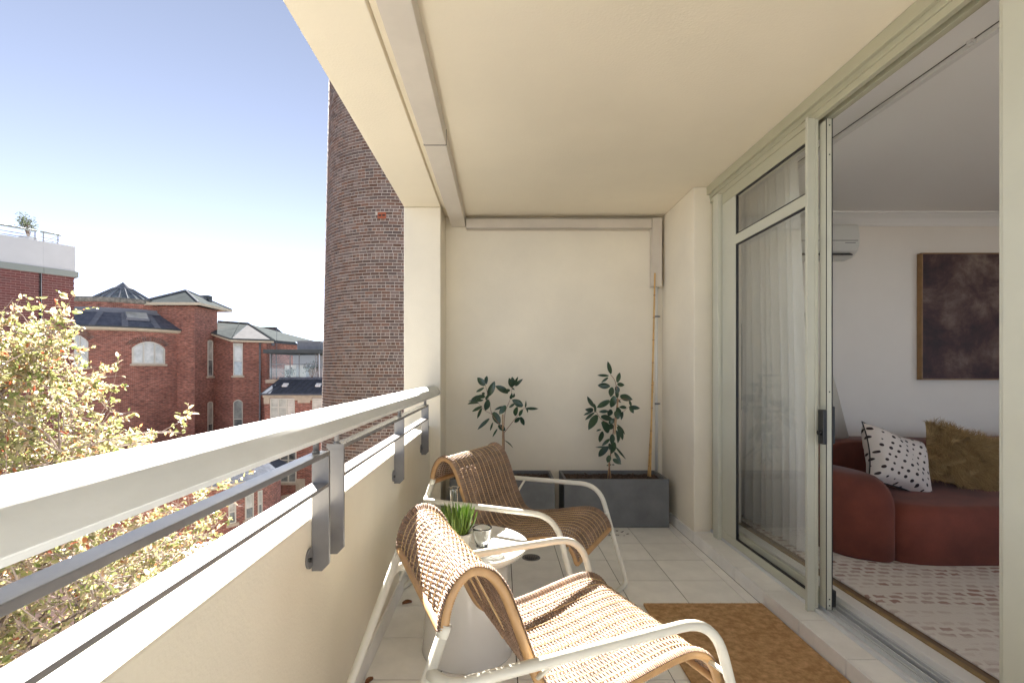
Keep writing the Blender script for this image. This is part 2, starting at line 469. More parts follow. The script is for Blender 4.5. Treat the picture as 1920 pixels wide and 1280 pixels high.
def rugmat():
    m = bpy.data.materials.new('woven_rug'); m.use_nodes = True
    N = m.node_tree.nodes; L = m.node_tree.links; b = N['Principled BSDF']; b.inputs['Roughness'].default_value = .95
    tc = N.new('ShaderNodeTexCoord')
    mp = N.new('ShaderNodeMapping'); mp.inputs['Rotation'].default_value = (0, 0, .06)
    L.new(tc.outputs['Object'], mp.inputs[0])
    br = N.new('ShaderNodeTexBrick'); br.inputs['Scale'].default_value = 1; br.inputs['Brick Width'].default_value = .074; br.inputs['Row Height'].default_value = .050
    br.inputs['Mortar Size'].default_value = .0135; br.inputs['Mortar Smooth'].default_value = .35
    br.inputs['Color1'].default_value = (1, 1, 1, 1); br.inputs['Color2'].default_value = (.35, .35, .35, 1); br.inputs['Mortar'].default_value = (0, 0, 0, 1)
    nz = N.new('ShaderNodeTexNoise'); nz.inputs['Scale'].default_value = 22; L.new(mp.outputs[0], nz.inputs['Vector'])
    mv = N.new('ShaderNodeMixRGB'); mv.blend_type = 'LINEAR_LIGHT'; mv.inputs[0].default_value = .02
    L.new(mp.outputs[0], mv.inputs[1]); L.new(nz.outputs['Color'], mv.inputs[2]); L.new(mv.outputs[0], br.inputs['Vector'])
    n2 = N.new('ShaderNodeTexNoise'); n2.inputs['Scale'].default_value = 1.6; n2.inputs['Detail'].default_value = 3
    mp2 = N.new('ShaderNodeMapping'); mp2.inputs['Scale'].default_value = (.8, 7, 1); L.new(tc.outputs['Object'], mp2.inputs[0]); L.new(mp2.outputs[0], n2.inputs['Vector'])
    rr = N.new('ShaderNodeValToRGB'); rr.color_ramp.elements[0].position = .38; rr.color_ramp.elements[1].position = .56
    L.new(n2.outputs['Fac'], rr.inputs[0])
    mu = N.new('ShaderNodeMath'); mu.operation = 'MULTIPLY'; L.new(br.outputs['Color'], mu.inputs[0]); L.new(rr.outputs[0], mu.inputs[1])
    mx = N.new('ShaderNodeMixRGB'); mx.inputs[1].default_value = (.70, .655, .61, 1); mx.inputs[2].default_value = (.34, .20, .17, 1)
    L.new(mu.outputs[0], mx.inputs[0]); L.new(mx.outputs[0], b.inputs['Base Color'])
    n3 = N.new('ShaderNodeTexNoise'); n3.inputs['Scale'].default_value = 120; L.new(tc.outputs['Object'], n3.inputs['Vector'])
    bp = N.new('ShaderNodeBump'); bp.inputs['Strength'].default_value = .5; bp.inputs['Distance'].default_value = .01; L.new(n3.outputs['Fac'], bp.inputs['Height']); L.new(bp.outputs[0], b.inputs['Normal'])
    return m
M['rug'] = rugmat()
def sheer():
    m = bpy.data.materials.new('sheer_curtain'); m.use_nodes = True
    N = m.node_tree.nodes; L = m.node_tree.links; N.remove(N['Principled BSDF'])
    t = N.new('ShaderNodeBsdfTransparent'); d = N.new('ShaderNodeBsdfDiffuse'); d.inputs[0].default_value = (.94, .93, .90, 1)
    tr = N.new('ShaderNodeBsdfTranslucent'); tr.inputs[0].default_value = (.94, .93, .90, 1)
    a = N.new('ShaderNodeMixShader'); a.inputs[0].default_value = .40; L.new(d.outputs[0], a.inputs[1]); L.new(tr.outputs[0], a.inputs[2])
    lw = N.new('ShaderNodeLayerWeight'); lw.inputs[0].default_value = .5
    mr = N.new('ShaderNodeMapRange'); mr.inputs[3].default_value = .82; mr.inputs[4].default_value = .98; L.new(lw.outputs['Facing'], mr.inputs[0])
    x = N.new('ShaderNodeMixShader'); L.new(mr.outputs[0], x.inputs[0]); L.new(t.outputs[0], x.inputs[1]); L.new(a.outputs[0], x.inputs[2])
    L.new(x.outputs[0], N['Material Output'].inputs['Surface'])
    return m
M['sheer'] = sheer()
# ------------------------------------------------------------------ ground
GZ = -10.0
g = MB(); g.poly([(-900, -500, GZ), (900, -500, GZ), (900, 1500, GZ), (-900, 1500, GZ)])
tag(g.build('ground', M['ground']), kind='structure')

# ------------------------------------------------------------------ balcony shell
YB = 4.33          # back wall plane
YF = -2.6          # end of the balcony behind the camera
XR = 1.40          # right wall / step riser
XL = -0.5625       # parapet inner face
ZC = 2.59          # ceiling
PTOP = 0.814       # parapet top
fl = MB(); fl.box(-0.72, 1.75, YF, YB + .3, -.25, -.004)
floor = tag(fl.build('balcony_floor', M['grout']), kind='structure')
S = .3165
tm = MB(); tm.box(-S / 2 + .0024, S / 2 - .0024, -S / 2 + .0024, S / 2 - .0024, -.008, 0)
tmesh = tm.mesh('tile', M['tile'])
ts = MB(); ts.box(-.030, .030, -S / 2 + .0024, S / 2 - .0024, -.008, 0)
tsmesh = ts.mesh('tile_cut', M['tile'])
y0 = 2.01 - S * 14
for j in range(22):
    yc = y0 + S * (j + .5)
    if yc > YB: continue
    for i in range(6):
        o = link('tile', tmesh, floor); o.location = (-.566 + S * (i + .5) + .003, yc, random.uniform(-.0006, .0006))
    o = link('tile', tsmesh, floor); o.location = (1.3675, yc, 0)
# sunken floor drain
dr = thing('floor_drain', 'round metal floor drain set in the pale tiles beside the side table', 'drain', (.207, 3.32, 0))
d = MB(); d.lathe([(0, .002), (.045, .002), (.048, .004), (.060, .004), (.061, .0012)], (.207, 3.32, 0), 28); d.build('rim', M['steel'], dr, True)
for k in range(-3, 4):
    d = MB(); h = math.sqrt(max(.04 ** 2 - (k * .012) ** 2, .0001))
    d.box(.207 + k * .012 - .0028, .207 + k * .012 + .0028, 3.32 - h, 3.32 + h, .0022, .0052); d.build('grate_slot', M['darkslot'], dr)

ce = MB(); ce.box(-.477, 1.70, YF, YB + .3, ZC, ZC + .22)
tag(ce.build('balcony_ceiling', M['ceil']), kind='structure')
bw = MB(); bw.box(-.477, 1.60, YB, YB + .22, -.25, ZC - .001)
tag(bw.build('back_wall', M['cream']), 'cream rendered end wall behind the two planters', 'wall')
# right return wall with skirting tiles
rw = MB(); rw.box(XR + .012, 1.62, 3.62, YB - .001, -.2, ZC - .001)
rwo = tag(rw.build('side_wall', M['cream'], bevel=.006), 'narrow cream side wall between the planter and the sliding door', 'wall')
for (a, b) in ((3.625, 3.91), (3.9135, 4.227), (4.2305, 4.328)):
    t = MB(); t.box(XR, XR + .0115, a, b, .001, .080); t.build('skirting_tile', M['tile'], rwo)
# pillar, parapet, beam
pl = MB(); pl.box(-.77, -.477, 3.96, YB + .30, GZ, 2.556)
tag(pl.build('pillar', M['cream'], bevel=.006), 'cream square pillar where the handrail ends', 'pillar')
pp = MB()
nseg = 60
for i in range(nseg):
    pass
pp.box(-.72, XL, YF, 3.958, -.25, PTOP)
parapet = tag(pp.build('parapet_wall', M['cream'], bevel=.008), 'low cream parapet wall under the metal railing', 'parapet')
for j in range(22):
    a = y0 + S * j + .0024; b = a + S - .0036
    if a > 3.9: continue
    b = min(b, 3.956)
    t = MB(); t.box(XL + .0005, XL + .0115, a, b, .001, .085); t.build('skirting_tile', M['tile'], parapet)
bm = MB(); bm.box(-.77, -.479, YF, YB + .30, 2.558, 3.5)
tag(bm.build('edge_beam', M['ceil'], bevel=.004), 'cream concrete beam along the open edge above the railing', 'beam')
fw = MB(); fw.box(-.72, -.50, YF, 3.955, GZ, -.252)
tag(fw.build('facade_wall', M['cream']), 'plain cream facade wall below the balcony', 'wall')
# step with tiles
stp = MB(); stp.box(XR + .012, 1.53, YF, 3.618, -.2, .074)
step = tag(stp.build('step', M['grout']), 'low tiled step in front of the sliding doors', 'step')
j = 0; y = 2.009
ys = [2.009 + k * .3165 for k in range(-14, 6)]
for a in ys:
    b = min(a + .3165, 3.617)
    t = MB(); t.box(XR, XR + .0115, a + .0025, b - .0025, .001, .0815); t.build('riser_tile', M['tile'], step)
    t = MB(); t.box(XR + .0125, 1.529, a + .0025, b - .0025, .0745, .082); t.build('tread_tile', M['tile'], step)

# ------------------------------------------------------------------ ducts
dt = thing('ceiling_duct', 'long beige metal duct under the ceiling beside the edge beam', 'duct', (-.36, 2, ZC))
for (a, b) in ((YF, .55), (.553, 1.55), (1.553, 2.75), (2.753, YB - .003)):
    t = MB(); t.box(-.4225, -.30, a, b, 2.50, ZC - .002); t.build('duct_section', M['duct'], dt, bevel=.004)
for a in (.55, 1.55, 2.75):
    t = MB(); t.box(-.4245, -.298, a - .0, a + .003, 2.4985, ZC - .003); t.build('joint', M['darkslot'], dt)
wd = thing('wall_duct', 'beige boxed duct running along the end wall and down its right corner', 'duct', (.5, 4.29, 2.5))
t = MB(); t.box(-.293, 1.300, 4.25, YB - .002, 2.470, 2.553); t.build('horizontal_box', M['duct'], wd, bevel=.004)
t = MB(); t.box(-.297, 1.299, 4.248, 4.2498, 2.468, 2.4705); t.build('lid_edge', M['darkslot'], wd)
t = MB(); t.box(-.297, 1.299, 4.248, 4.2498, 2.5535, 2.556); t.build('lid_edge', M['darkslot'], wd)
t = MB(); t.box(1.303, 1.385, 4.245, YB - .002, 1.975, 2.560); t.build('vertical_box', M['duct'], wd, bevel=.004)
t = MB(); t.box(1.3015, 1.3865, 4.2435, YB - .003, 1.972, 1.984); t.build('end_cap', M['duct'], wd, bevel=.003)
pi = thing('drain_pipe', 'thin white pipe running down the wall corner behind the bamboo canes', 'pipe', (1.357, 4.305, 1))
t = MB(); t.tube([(1.357, 4.305, .33), (1.357, 4.305, 1.974)], .0125, 12); t.build('pipe', M['pipe'], pi, True)
for z in (.965, 1.72):
    t = MB(); t.lathe([(.0135, -.008), (.017, -.008), (.017, .008), (.0135, .008)], (1.357, 4.305, z), 14); t.box(1.357, 1.386, 4.298, 4.312, z - .006, z + .006); t.build('clip', M['steel'], pi)

# ------------------------------------------------------------------ railing
rl = thing('balcony_railing', 'grey steel balustrade with a thick pale tubular handrail on the parapet', 'railing', (-.535, 1, PTOP))
prof = []
xc, zc = -.540, CAMZ - .178
for k in range(25):
    q = math.cos(PI * k / 24)
    prof.append((xc + .066 * q, zc + .064 * max(0, 1 - q * q) ** 1.0))
prof += [(xc - .060, zc - .004), (xc - .060, zc - .012), (xc + .060, zc - .012), (xc + .060, zc - .004)]
t = MB(); t.prism([(x, YF, z) for x, z in prof][::-1], (0, 3.958 - YF, 0))
hr = t.build('handrail', M['galv'], rl)
for p in hr.data.polygons: p.use_smooth = abs(p.normal.y) < .5 and p.normal.z > -.05
posts = [(-2.3, 0), (-1.05, 0), (.20, 0), (1.474, 1), (1.612, 0), (2.62, 0), (3.52, 0)]
ends = [(-2.298, 1.4845), (1.6135, 3.5305)]
zt = CAMZ - .238
for (a, b) in ends:
    t = MB(); t.box(-.551, -.509, a, b, zt - .014, zt); t.build('upper_bar', M['steel'], rl, bevel=.0015)
    t = MB(); t.box(-.5615, -.510, a, b, CAMZ - .3435, CAMZ - .333); t.build('lower_bar', M['steel'], rl, bevel=.0015)
for (y, s_) in posts:
    x0 = -.5605; x1 = -.5085
    zb = .655; th = .012
    # post plate with chamfered foot; slot for bars left by three pieces
    poly = [(x0, zb), (x0 + .030, zb), (x1 - .0005, zb + .022), (x1 - .0005, zt - .0145), (x0, zt - .0145)]
    t = MB(); t.prism([(x, y, z) for x, z in poly], (0, th, 0))
    po = t.build('post', M['steel'], rl, bevel=.001)
    if s_ == 0 and abs(y - 1.612) < .01:
        t = MB(); t.box(x0 - .004, x1 + .0005, y - .0012, y - .0002, zt - .0145, zt + .001); t.build('cap', M['steel'], rl)
    t = MB()
    t.tube([(XL + .0004, y - .016, zb + .045), (XL + .006, y - .016, zb + .045)], .030, 20)
    mp_ = t.build('mounting_plate', M['steel'], po)
    t = MB(); t.tube([(XL + .006, y - .030, zb + .045), (XL + .014, y - .030, zb + .045)], .007, 6); t.build('bolt', M['darkslot'], po)
    yr = y + (.012 if s_ == 0 else -.035)
    t = MB(); t.tube([(-.535, yr, zt - .001), (-.535, yr, zc - .010)], .0085, 12); t.tube([(-.535, yr, zt), (-.535, yr, zt + .006)], .011, 12)
    t.build('rod', M['steel'], rl, True)

# ------------------------------------------------------------------ door frame, glazing
df = thing('door_frame', 'sage aluminium frame of the glazed doors with track and header', 'door frame', (1.58, 2, .08))
t = MB(); t.box(1.525, 1.6645, YF, 3.619, 2.505, ZC - .001); t.build('header', M['frame'], df, bevel=.003)
t = MB(); t.box(1.505, 1.5245, YF, 3.619, 2.53, ZC - .002); t.build('header_flange', M['frame'], df, bevel=.002)
for (x0, x1, z0) in ((1.532, 1.556, 2.470), (1.585, 1.603, 2.470)):
    t = MB(); t.box(x0, x1, YF, 3.617, z0, 2.504); t.build('header_track', M['frame'], df)
t = MB(); t.box(1.6655, 1.7005, YF, 3.617, 2.580, ZC - .002); t.build('head_lining', M['whitewood'], df)
# sill
t = MB(); t.box(1.5305, 1.665, YF, 3.617, .02, .086); t.build('sill', M['alu'], df)
for (x0, x1, z1) in ((1.531, 1.545, .098), (1.565, 1.571, .104), (1.584, 1.590, .100), (1.604, 1.610, .106), (1.634, 1.640, .108), (1.652, 1.664, .112)):
    t = MB(); t.box(x0, x1, YF, 3.616, .0862, z1); t.build('track_rail', M['alu'], df, bevel=.001)
t = MB()
pts = [(1.617 + .003 * math.sin(k * .9), -2.4 + k * .12, .094) for k in range(41)]
t.tube(pts, .0065, 6); t.build('rubber_strip', M['rubber'], df)
t = MB(); t.box(1.6655, 1.735, YF, 3.617, .02, .138); t.build('inner_sill', M['whitewood'], df, bevel=.003)
t = MB(); t.box(1.7355, 1.758, YF, 3.617, .02, .143); t.build('edge_strip', M['trimwood'], df, bevel=.002)
# jamb strip against the wall, far post, meeting post
t = MB(); t.box(1.545, 1.60, 3.560, 3.619, .0825, 2.5045); t.build('jamb', M['frame'], df, bevel=.002)
t = MB(); t.box(1.502, 1.529, 3.425, 3.50, .0835, 2.47); t.box(1.5295, 1.584, 3.425, 3.50, .0995, 2.468); t.build('post', M['framelight'], df, bevel=.003)
t = MB(); t.box(1.496, 1.5295, 2.41, 2.432, .0835, 2.478); t.box(1.530, 1.547, 2.41, 2.475, .099, 2.476); t.build('post', M['framelight'], df, bevel=.003)
t = MB(); t.box(1.490, 1.4955, 2.405, 2.425, .0835, 2.482); t.build('cover_strip', M['framelight'], df, bevel=.002)
# fixed panel with transom light
t = MB()
X0, X1 = 1.531, 1.5545
t.box(X0, X1, 2.476, 3.4235, .100, .150); t.build('bottom_rail', M['framelight'], df, bevel=.003)
t = MB(); t.box(X0, X1, 2.476, 3.4235, 2.395, 2.468); t.build('top_rail', M['frame'], df, bevel=.003)
t = MB(); t.box(X0, X1, 2.476, 3.4235, 2.075, 2.135); t.build('transom_bar', M['framelight'], df, bevel=.003)
t = MB(); t.box(X0 + .001, X1 - .001, 3.235, 3.4235, .1505, 2.3945); t.build('stile', M['framelight'], df, bevel=.003)
for (a, b) in ((.1505, 2.0745), (2.1355, 2.3945)):
    t = MB(); t.box(1.541, 1.5445, 2.4765, 3.2345, a, b); t.build('glass_pane', M['glass'], df)
    t = MB(); t.box(1.5365, 1.549, 3.222, 3.2345, a, b); t.box(1.5365, 1.549, 2.4765, 3.2215, a, a + .008); t.box(1.5365, 1.549, 2.4765, 3.2215, b - .008, b); t.build('gasket', M['rubber'], df)
# near jamb at the right edge of the picture
t = MB(); t.box(1.512, 1.575, 1.395, 1.495, .099, 2.47); t.build('post', M['framelight'], df, bevel=.003)
t = MB(); t.box(1.5755, 1.60, 1.41, 1.497, .105, 2.465); t.build('post_trim', M['framelight'], df, bevel=.003)
t = MB(); t.box(1.520, 1.529, 1.4955, 1.512, .099, 2.47); t.build('cover_strip', M['framelight'], df, bevel=.002)

def sliding_door(name, label, ya, yb, x0, x1, handle):
    d = thing(name, label, 'door', ((x0 + x1) / 2, (ya + yb) / 2, .11), group='sliding glass doors')
    zb, zt_ = .112, 2.452
    t = MB(); t.box(x0, x1, ya, ya + .055, zb, zt_); st = t.build('stile', M['framelight'], d, bevel=.003)
    t = MB(); t.box(x0, x1, yb - .055, yb, zb, zt_); t.build('stile', M['framelight'], d, bevel=.003)
    t = MB(); t.box(x0 + .002, x1 - .002, ya + .0555, yb - .0555, zb, zb + .075); t.build('bottom_rail', M['framelight'], d, bevel=.003)
    t = MB(); t.box(x0 + .002, x1 - .002, ya + .0555, yb - .0555, zt_ - .06, zt_); t.build('top_rail', M['framelight'], d, bevel=.003)
    t = MB(); t.box((x0 + x1) / 2 - .002, (x0 + x1) / 2 + .002, ya + .0555, yb - .0555, zb + .0755, zt_ - .0605); t.build('glass_pane', M['glass'], d)
    if handle:
        t = MB(); t.box(x0 - .0045, x0 - .0005, ya - .0004, ya + .0005, zb, zt_); t.build('seal', M['rubber'], st)
        t = MB(); t.box(x1 + .0005, x1 + .004, ya, ya + .012, zb, zt_); t.build('seal', M['rubber'], st)
        for z in (zb + .02, zb + .05, 1.15, 2.28, 2.42):
            t = MB(); t.tube([((x0 + x1) / 2, ya - .0015, z), ((x0 + x1) / 2, ya + .001, z)], .0035, 8); t.build('screw', M['darkslot'], st)
        t = MB(); t.box(x0 - .026, x0 - .005, ya - .012, ya + .028, .90, 1.065); hp = t.build('handle', M['black'], d, bevel=.004)
        t = MB(); t.tube([(x0 - .028, ya + .004, .955), (x0 - .040, ya + .004, .955)], .012, 12); t.build('knob', M['black'], hp)
        t = MB(); t.box(x1 + .004, x1 + .02, ya + .005, ya + .035, .90, 1.08); t.build('handle', M['black'], d, bevel=.004)
        t = MB(); t.box(x1 + .001, x1 + .022, ya, ya + .03, zb + .01, zb + .09); t.build('roller_cap', M['black'], d, bevel=.004)
    return d
sliding_door('sliding_door', 'open glass sliding door with a black latch, stacked behind the fixed pane', 2.365, 3.40, 1.5575, 1.5815, True)
sliding_door('sliding_door', 'near glass sliding door at the right edge of the view', -.0, 1.38, 1.592, 1.622, False)
sliding_door('sliding_door', 'glass sliding door beyond the right edge of the view', -1.2, -.2, 1.592, 1.622, False)
t = MB(); t.box(1.532, 1.62, YF, -1.25, .115, 2.45); tag(t.build('door_side_wall', M['cream']), 'cream wall pier beside the last sliding door', 'wall')

# ------------------------------------------------------------------ living room
RZ = .138
RX1 = 6.6; RYB = 4.45; RYF = -3.2; RZC = 2.65
t = MB(); t.box(1.7585, RX1, RYF, RYB, RZ - .2, RZ); tag(t.build('room_floor', M['floorboard']), kind='structure')
t = MB(); t.box(1.7605, RX1, RYF, RYB, RZC, RZC + .1); tag(t.build('room_ceiling', M['roomceil']), kind='structure')
t = MB(); t.box(1.63, RX1, RYB, RYB + .1, -.1, RZC + .1); rbw = tag(t.build('room_back_wall', M['roomwall']), 'dim white living room wall behind the sofa', 'wall')
t = MB(); t.box(RX1, RX1 + .1, 1.6, RYB, -.1, RZC + .1); t.box(RX1, RX1 + .1, RYF, -2.4, -.1, RZC + .1); t.box(RX1, RX1 + .1, -2.4, 1.6, -.1, .6); t.box(RX1, RX1 + .1, -2.4, 1.6, 2.4, RZC + .1); tag(t.build('room_side_wall', M['roomwall']), 'far right white living room wall with a wide opening added to light the room', 'wall')  # out of view; invented opening lets sky light into the room
t = MB()
t.box(1.63, 2.6, RYF - .1, RYF, -.1, RZC + .1); t.box(6.0, RX1, RYF - .1, RYF, -.1, RZC + .1); t.box(2.6, 6.0, RYF - .1, RYF, 2.35, RZC + .1); t.box(2.6, 6.0, RYF - .1, RYF, -.1, .75)
tag(t.build('room_near_wall', M['roomwall']), 'near white wall of the living room with a wide opening added to light the room', 'wall')  # unseen wall, its opening added to brighten the living room
t = MB(); t.box(1.63, 1.7595, 3.62, RYB - .001, -.1, RZC + .1); t.box(1.7015, 1.7595, YF, 3.62, ZC + .0015, RZC + .1); tag(t.build('room_window_wall', M['roomwall']), 'white living room wall around the sliding doors', 'wall')
# cornice
cp = [(0, 0), (0, -.105), (-.012, -.105), (-.018, -.085), (-.045, -.045), (-.085, -.018), (-.105, -.012), (-.105, 0)]
t = MB(); t.prism([(1.761, RYB - .001 + a, RZC - .001 + b) for a, b in cp], (RX1 - 1.762, 0, 0))
tag(t.build('cornice', M['roomceil']), 'white plaster cornice along the top of the living room wall', 'cornice')
# curtain track
ct = thing('curtain_track', 'white curtain track fixed along the living room ceiling by the doors', 'curtain track', (2.02, 1.5, RZC))
t = MB(); t.box(2.005, 2.035, -2.0, 4.3, RZC - .022, RZC - .001); t.build('rail', M['whitewood'], ct, bevel=.002)
for x in (1.997, 2.043):
    t = MB(); t.box(x - .0022, x + .0022, -2.0, 4.3, RZC - .003, RZC - .0008); t.build('painted_shadow_line', M['darkslot'], ct)  # dark strips standing in for the shadow lines along the track
for y in (1.0, 2.1, 3.2):
    t = MB(); t.box(1.985, 2.0045, y - .012, y + .012, RZC - .018, RZC - .0012); t.build('bracket', M['whitewood'], ct)
# sheer curtain
t = MB(); n = 140; rows = 10; vsx = []; fs = []
for j in range(rows + 1):
    q = j / rows; z = RZC - .025 - q * (RZC - .025 - RZ - .01)
    for i in range(n + 1):
        u = i / n; spread = 1 + .16 * q
        yy = 3.86 - u * .74 * spread - .02 * math.sin(q * 3)
        xx = 1.86 + (.020 + .010 * q) * math.sin(u * 58 + .5 * math.sin(u * 9 + q)) + .012 * math.sin(u * 17 + q * 1.5)
        vsx.append((xx, yy, z))
for j in range(rows):
    for i in range(n):
        a = j * (n + 1) + i; fs.append((a, a + 1, a + n + 2, a + n + 1))
t.add(vsx, fs); tag(t.build('sheer_curtain', M['sheer'], smooth=True), 'white sheer curtain gathered behind the fixed glass pane', 'curtain')
# air conditioner
ac = thing('air_conditioner', 'white wall mounted air conditioner below the cornice', 'air conditioner', (2.7, RYB, 2.3))
prf = [(0, 2.515), (-.17, 2.515), (-.19, 2.50), (-.205, 2.40), (-.205, 2.34), (-.18, 2.28), (-.12, 2.235), (0, 2.225)]
t = MB(); t.prism([(2.25, RYB - .002 + a, b) for a, b in prf], (.83, 0, 0)); t.build('body', M['acwhite'], ac, bevel=.012)
t = MB(); t.obox((2.66, RYB - .165, 2.262), (.36, 0, 0), (0, .035, .018), (0, -.002, .004)); t.build('louvre', M['darkslot'], ac)
t = MB(); t.box(2.27, 3.06, RYB - .209, RYB - .2065, 2.362, 2.366); t.build('panel_gap', M['darkslot'], ac)
t = MB(); t.box(2.95, 3.04, RYB - .2085, RYB - .2055, 2.342, 2.347); t.build('badge', M['steel'], ac)
# painting
pa = thing('painting', 'large dark brown abstract painting in an oak frame on the living room wall', 'painting', (4.25, 4.42, 1.75))
x0, x1, z0, z1 = 3.735, 4.75, 1.17, 2.295
t = MB(); t.box(x0 + .012, x1 - .012, 4.402, 4.44, z0 + .012, z1 - .012); t.build('canvas', M['painting'], pa)
for q in ((x0, x0 + .010, z0, z1), (x1 - .010, x1, z0, z1), (x0 + .0105, x1 - .0105, z0, z0 + .010), (x0 + .0105, x1 - .0105, z1 - .010, z1)):
    t = MB(); t.box(q[0], q[1], 4.395, 4.446, q[2], q[3]); t.build('frame', M['oak'], pa)
# arched panel
am = thing('arched_panel', 'grey arch topped panel on the living room wall above the lamp shade', 'wall panel', (2.5, 4.44, 1.4))
cx, r = 2.47, .345
arc = [(cx + r * math.cos(PI * k / 20), 1.53 + r * math.sin(PI * k / 20)) for k in range(21)]
pts = [(cx - r, .9)] + arc[::-1] + [(cx + r, .9)]
t = MB(); t.prism([(x, 4.446, z) for x, z in pts], (0, -.02, 0)); t.build('panel', mat('grey_panel', (.22, .20, .17), .6), am)
t = MB(); t.tube([(x, 4.43, z) for x, z in [(cx + (r + .012) * math.cos(PI * k / 20), 1.53 + (r + .012) * math.sin(PI * k / 20)) for k in range(21)]], .012, 8); t.build('rim', M['whitewood'], am)
# floor lamp
fl_ = thing('floor_lamp', 'floor lamp with a wide cream cone shade behind the sofa arm', 'lamp', (2.53, 4.12, RZ))
t = MB(); t.lathe([(.180, .575), (.178, .576), (.300, .001), (.302, 0), (.180, .575)], (2.53, 4.12, .715), 40); t.build('lamp_shade', M['shade'], fl_, True)
t = MB(); t.tube([(2.53, 4.12, RZ + .02), (2.53, 4.12, 1.2)], .012, 10); t.build('pole', M['oak'], fl_, True)
t = MB(); t.lathe([(0, .03), (.14, .03), (.15, .02), (.15, 0.001)], (2.53, 4.12, RZ), 28); t.build('base', M['oak'], fl_, True)
t = MB(); t.lathe([(0, .11), (.025, .10), (.035, .06), (.03, .02), (.016, 0)], (2.53, 4.12, 1.0), 16); t.build('bulb', M['ivory'], fl_, True)
# rug
t = MB(); t.box(1.79, 5.2, -.6, 3.9, RZ + .001, RZ + .013); tag(t.build('rug', M['rug'], bevel=.004), 'pale woven rug with rows of dusty pink dashes in front of the sofa', 'rug')
# sofa
sf = thing('sofa', 'low rounded rust velvet sofa in the living room', 'sofa', (3.4, 3.4, RZ))
def blob(pts, z0, z1, rtop, n=5, rbot=.02):
    """plan polygon pulled up with a rounded top edge"""
    b = MB(); c = sum((Vector((x, y, 0)) for x, y in pts), Vector()) / len(pts); rings = []
    for (ins, z) in [(rbot, z0), (0, z0 + rbot)] + [(rtop * (1 - math.cos(PI / 2 * k / n)), z1 - rtop + rtop * math.sin(PI / 2 * k / n)) for k in range(n + 1)]:
        ring = []
        for x, y in pts:
            d = Vector((x - c.x, y - c.y, 0)); L = d.length
            ring.append((c.x + d.x * (1 - ins / L), c.y + d.y * (1 - ins / L), z))
        rings.append(ring)
    m = len(pts)
    b.add([p for r_ in rings for p in r_], [(i * m + k, i * m + (k + 1) % m, (i + 1) * m + (k + 1) % m, (i + 1) * m + k) for i in range(len(rings) - 1) for k in range(m)] + [tuple(range((len(rings) - 1) * m, len(rings) * m))])
    return b
def plan(ctrl, n=6):
    ctrl = list(ctrl)
    q = catmull([(x, y, 0) for x, y in ctrl[-1:] + ctrl + ctrl[:2]], n)
    return [(p.x, p.y) for p in q[n:-n - 1]] if False else [(p.x, p.y) for p in q[n:n + n * len(ctrl)]]
zr = RZ + .013
arm = plan([(2.275, 2.86), (2.12, 2.865), (2.02, 2.98), (1.96, 3.25), (1.97, 3.6), (2.07, 3.9), (2.2, 3.98), (2.285, 3.8), (2.29, 3.3)])
blob(arm, zr, .63, .17).build('arm', M['sofa'], sf, True)
seat = plan([(2.30, 2.83), (2.9, 2.79), (3.9, 2.79), (4.6, 2.85), (4.75, 3.1), (4.75, 3.6), (3.9, 3.75), (2.9, 3.75), (2.31, 3.7), (2.29, 3.2)])
blob(seat, zr, .478, .12).build('seat', M['sofa'], sf, True)
back = plan([(2.06, 3.93), (2.1, 3.68), (2.32, 3.60), (2.7, 3.66), (3.4, 3.62), (4.2, 3.60), (4.8, 3.66), (4.95, 3.85), (4.8, 4.03), (3.4, 4.05), (2.4, 4.03)])
blob(back, zr, .725, .14).build('backrest', M['sofa'], sf, True)
cush = plan([(3.42, 3.0), (3.6, 2.92), (4.4, 2.92), (4.6, 3.1), (4.6, 3.58), (3.7, 3.59), (3.45, 3.4)])
blob(cush, .4785, .55, .055).build('seat_cushion', M['sofa'], sf, True)

def pillow(w_, h_, th, n=22, pinch=.10, seed=1):
    rnd = random.Random(seed); b = MB()
    for side in (1, -1):
        vsx = []; fs = []; uvs = []
        for j in range(n + 1):
            for i in range(n + 1):
                u = i / n * 2 - 1; v = j / n * 2 - 1
                px = u * (1 - pinch * (1 - v * v)) * w_ / 2 * (1)
                py = v * (1 - pinch * (1 - u * u)) * h_ / 2
                bul = max(0, (1 - u ** 4)) ** .5 * max(0, (1 - v ** 4)) ** .5
                zz = side * th / 2 * bul + .008 * math.sin(u * 6 + v * 3 + seed) * bul
                vsx.append((px, py, zz))
        for j in range(n):
            for i in range(n):
                a = j * (n + 1) + i; q = (a, a + 1, a + n + 2, a + n + 1)
                uq = ((i / n, j / n), ((i + 1) / n, j / n), ((i + 1) / n, (j + 1) / n), (i / n, (j + 1) / n))
                fs.append(q if side > 0 else q[::-1]); uvs.append(uq if side > 0 else uq[::-1])
        b.add(vsx, fs, uvs)
    return b
pm = Matrix.LocRotScale(Vector((2.61, 3.27, .655)), None, None) @ Matrix.Rotation(math.radians(14), 4, 'Z') @ Matrix.Rotation(math.radians(66), 4, 'X') @ Matrix.Rotation(math.radians(-20), 4, 'Z')
pt = thing('polka_dot_pillow', 'white pillow with black polka dots leaning on the sofa', 'pillow', pm.translation)
b = pillow(.47, .42, .19, pinch=.15, seed=2); b.v = [tuple(pm @ Vector(p)) for p in b.v]; b.build('cover', M['polka'], pt, True)
edge = []
for k in range(80):
    a = k / 80 * 4; s_ = int(a); f_ = a - s_
    u, v = [(f_ * 2 - 1, -1), (1, f_ * 2 - 1), (1 - f_ * 2, 1), (-1, 1 - f_ * 2)][s_]
    edge.append(pm @ Vector((u * (1 - .15 * (1 - v * v)) * .235, v * (1 - .15 * (1 - u * u)) * .21, 0)))
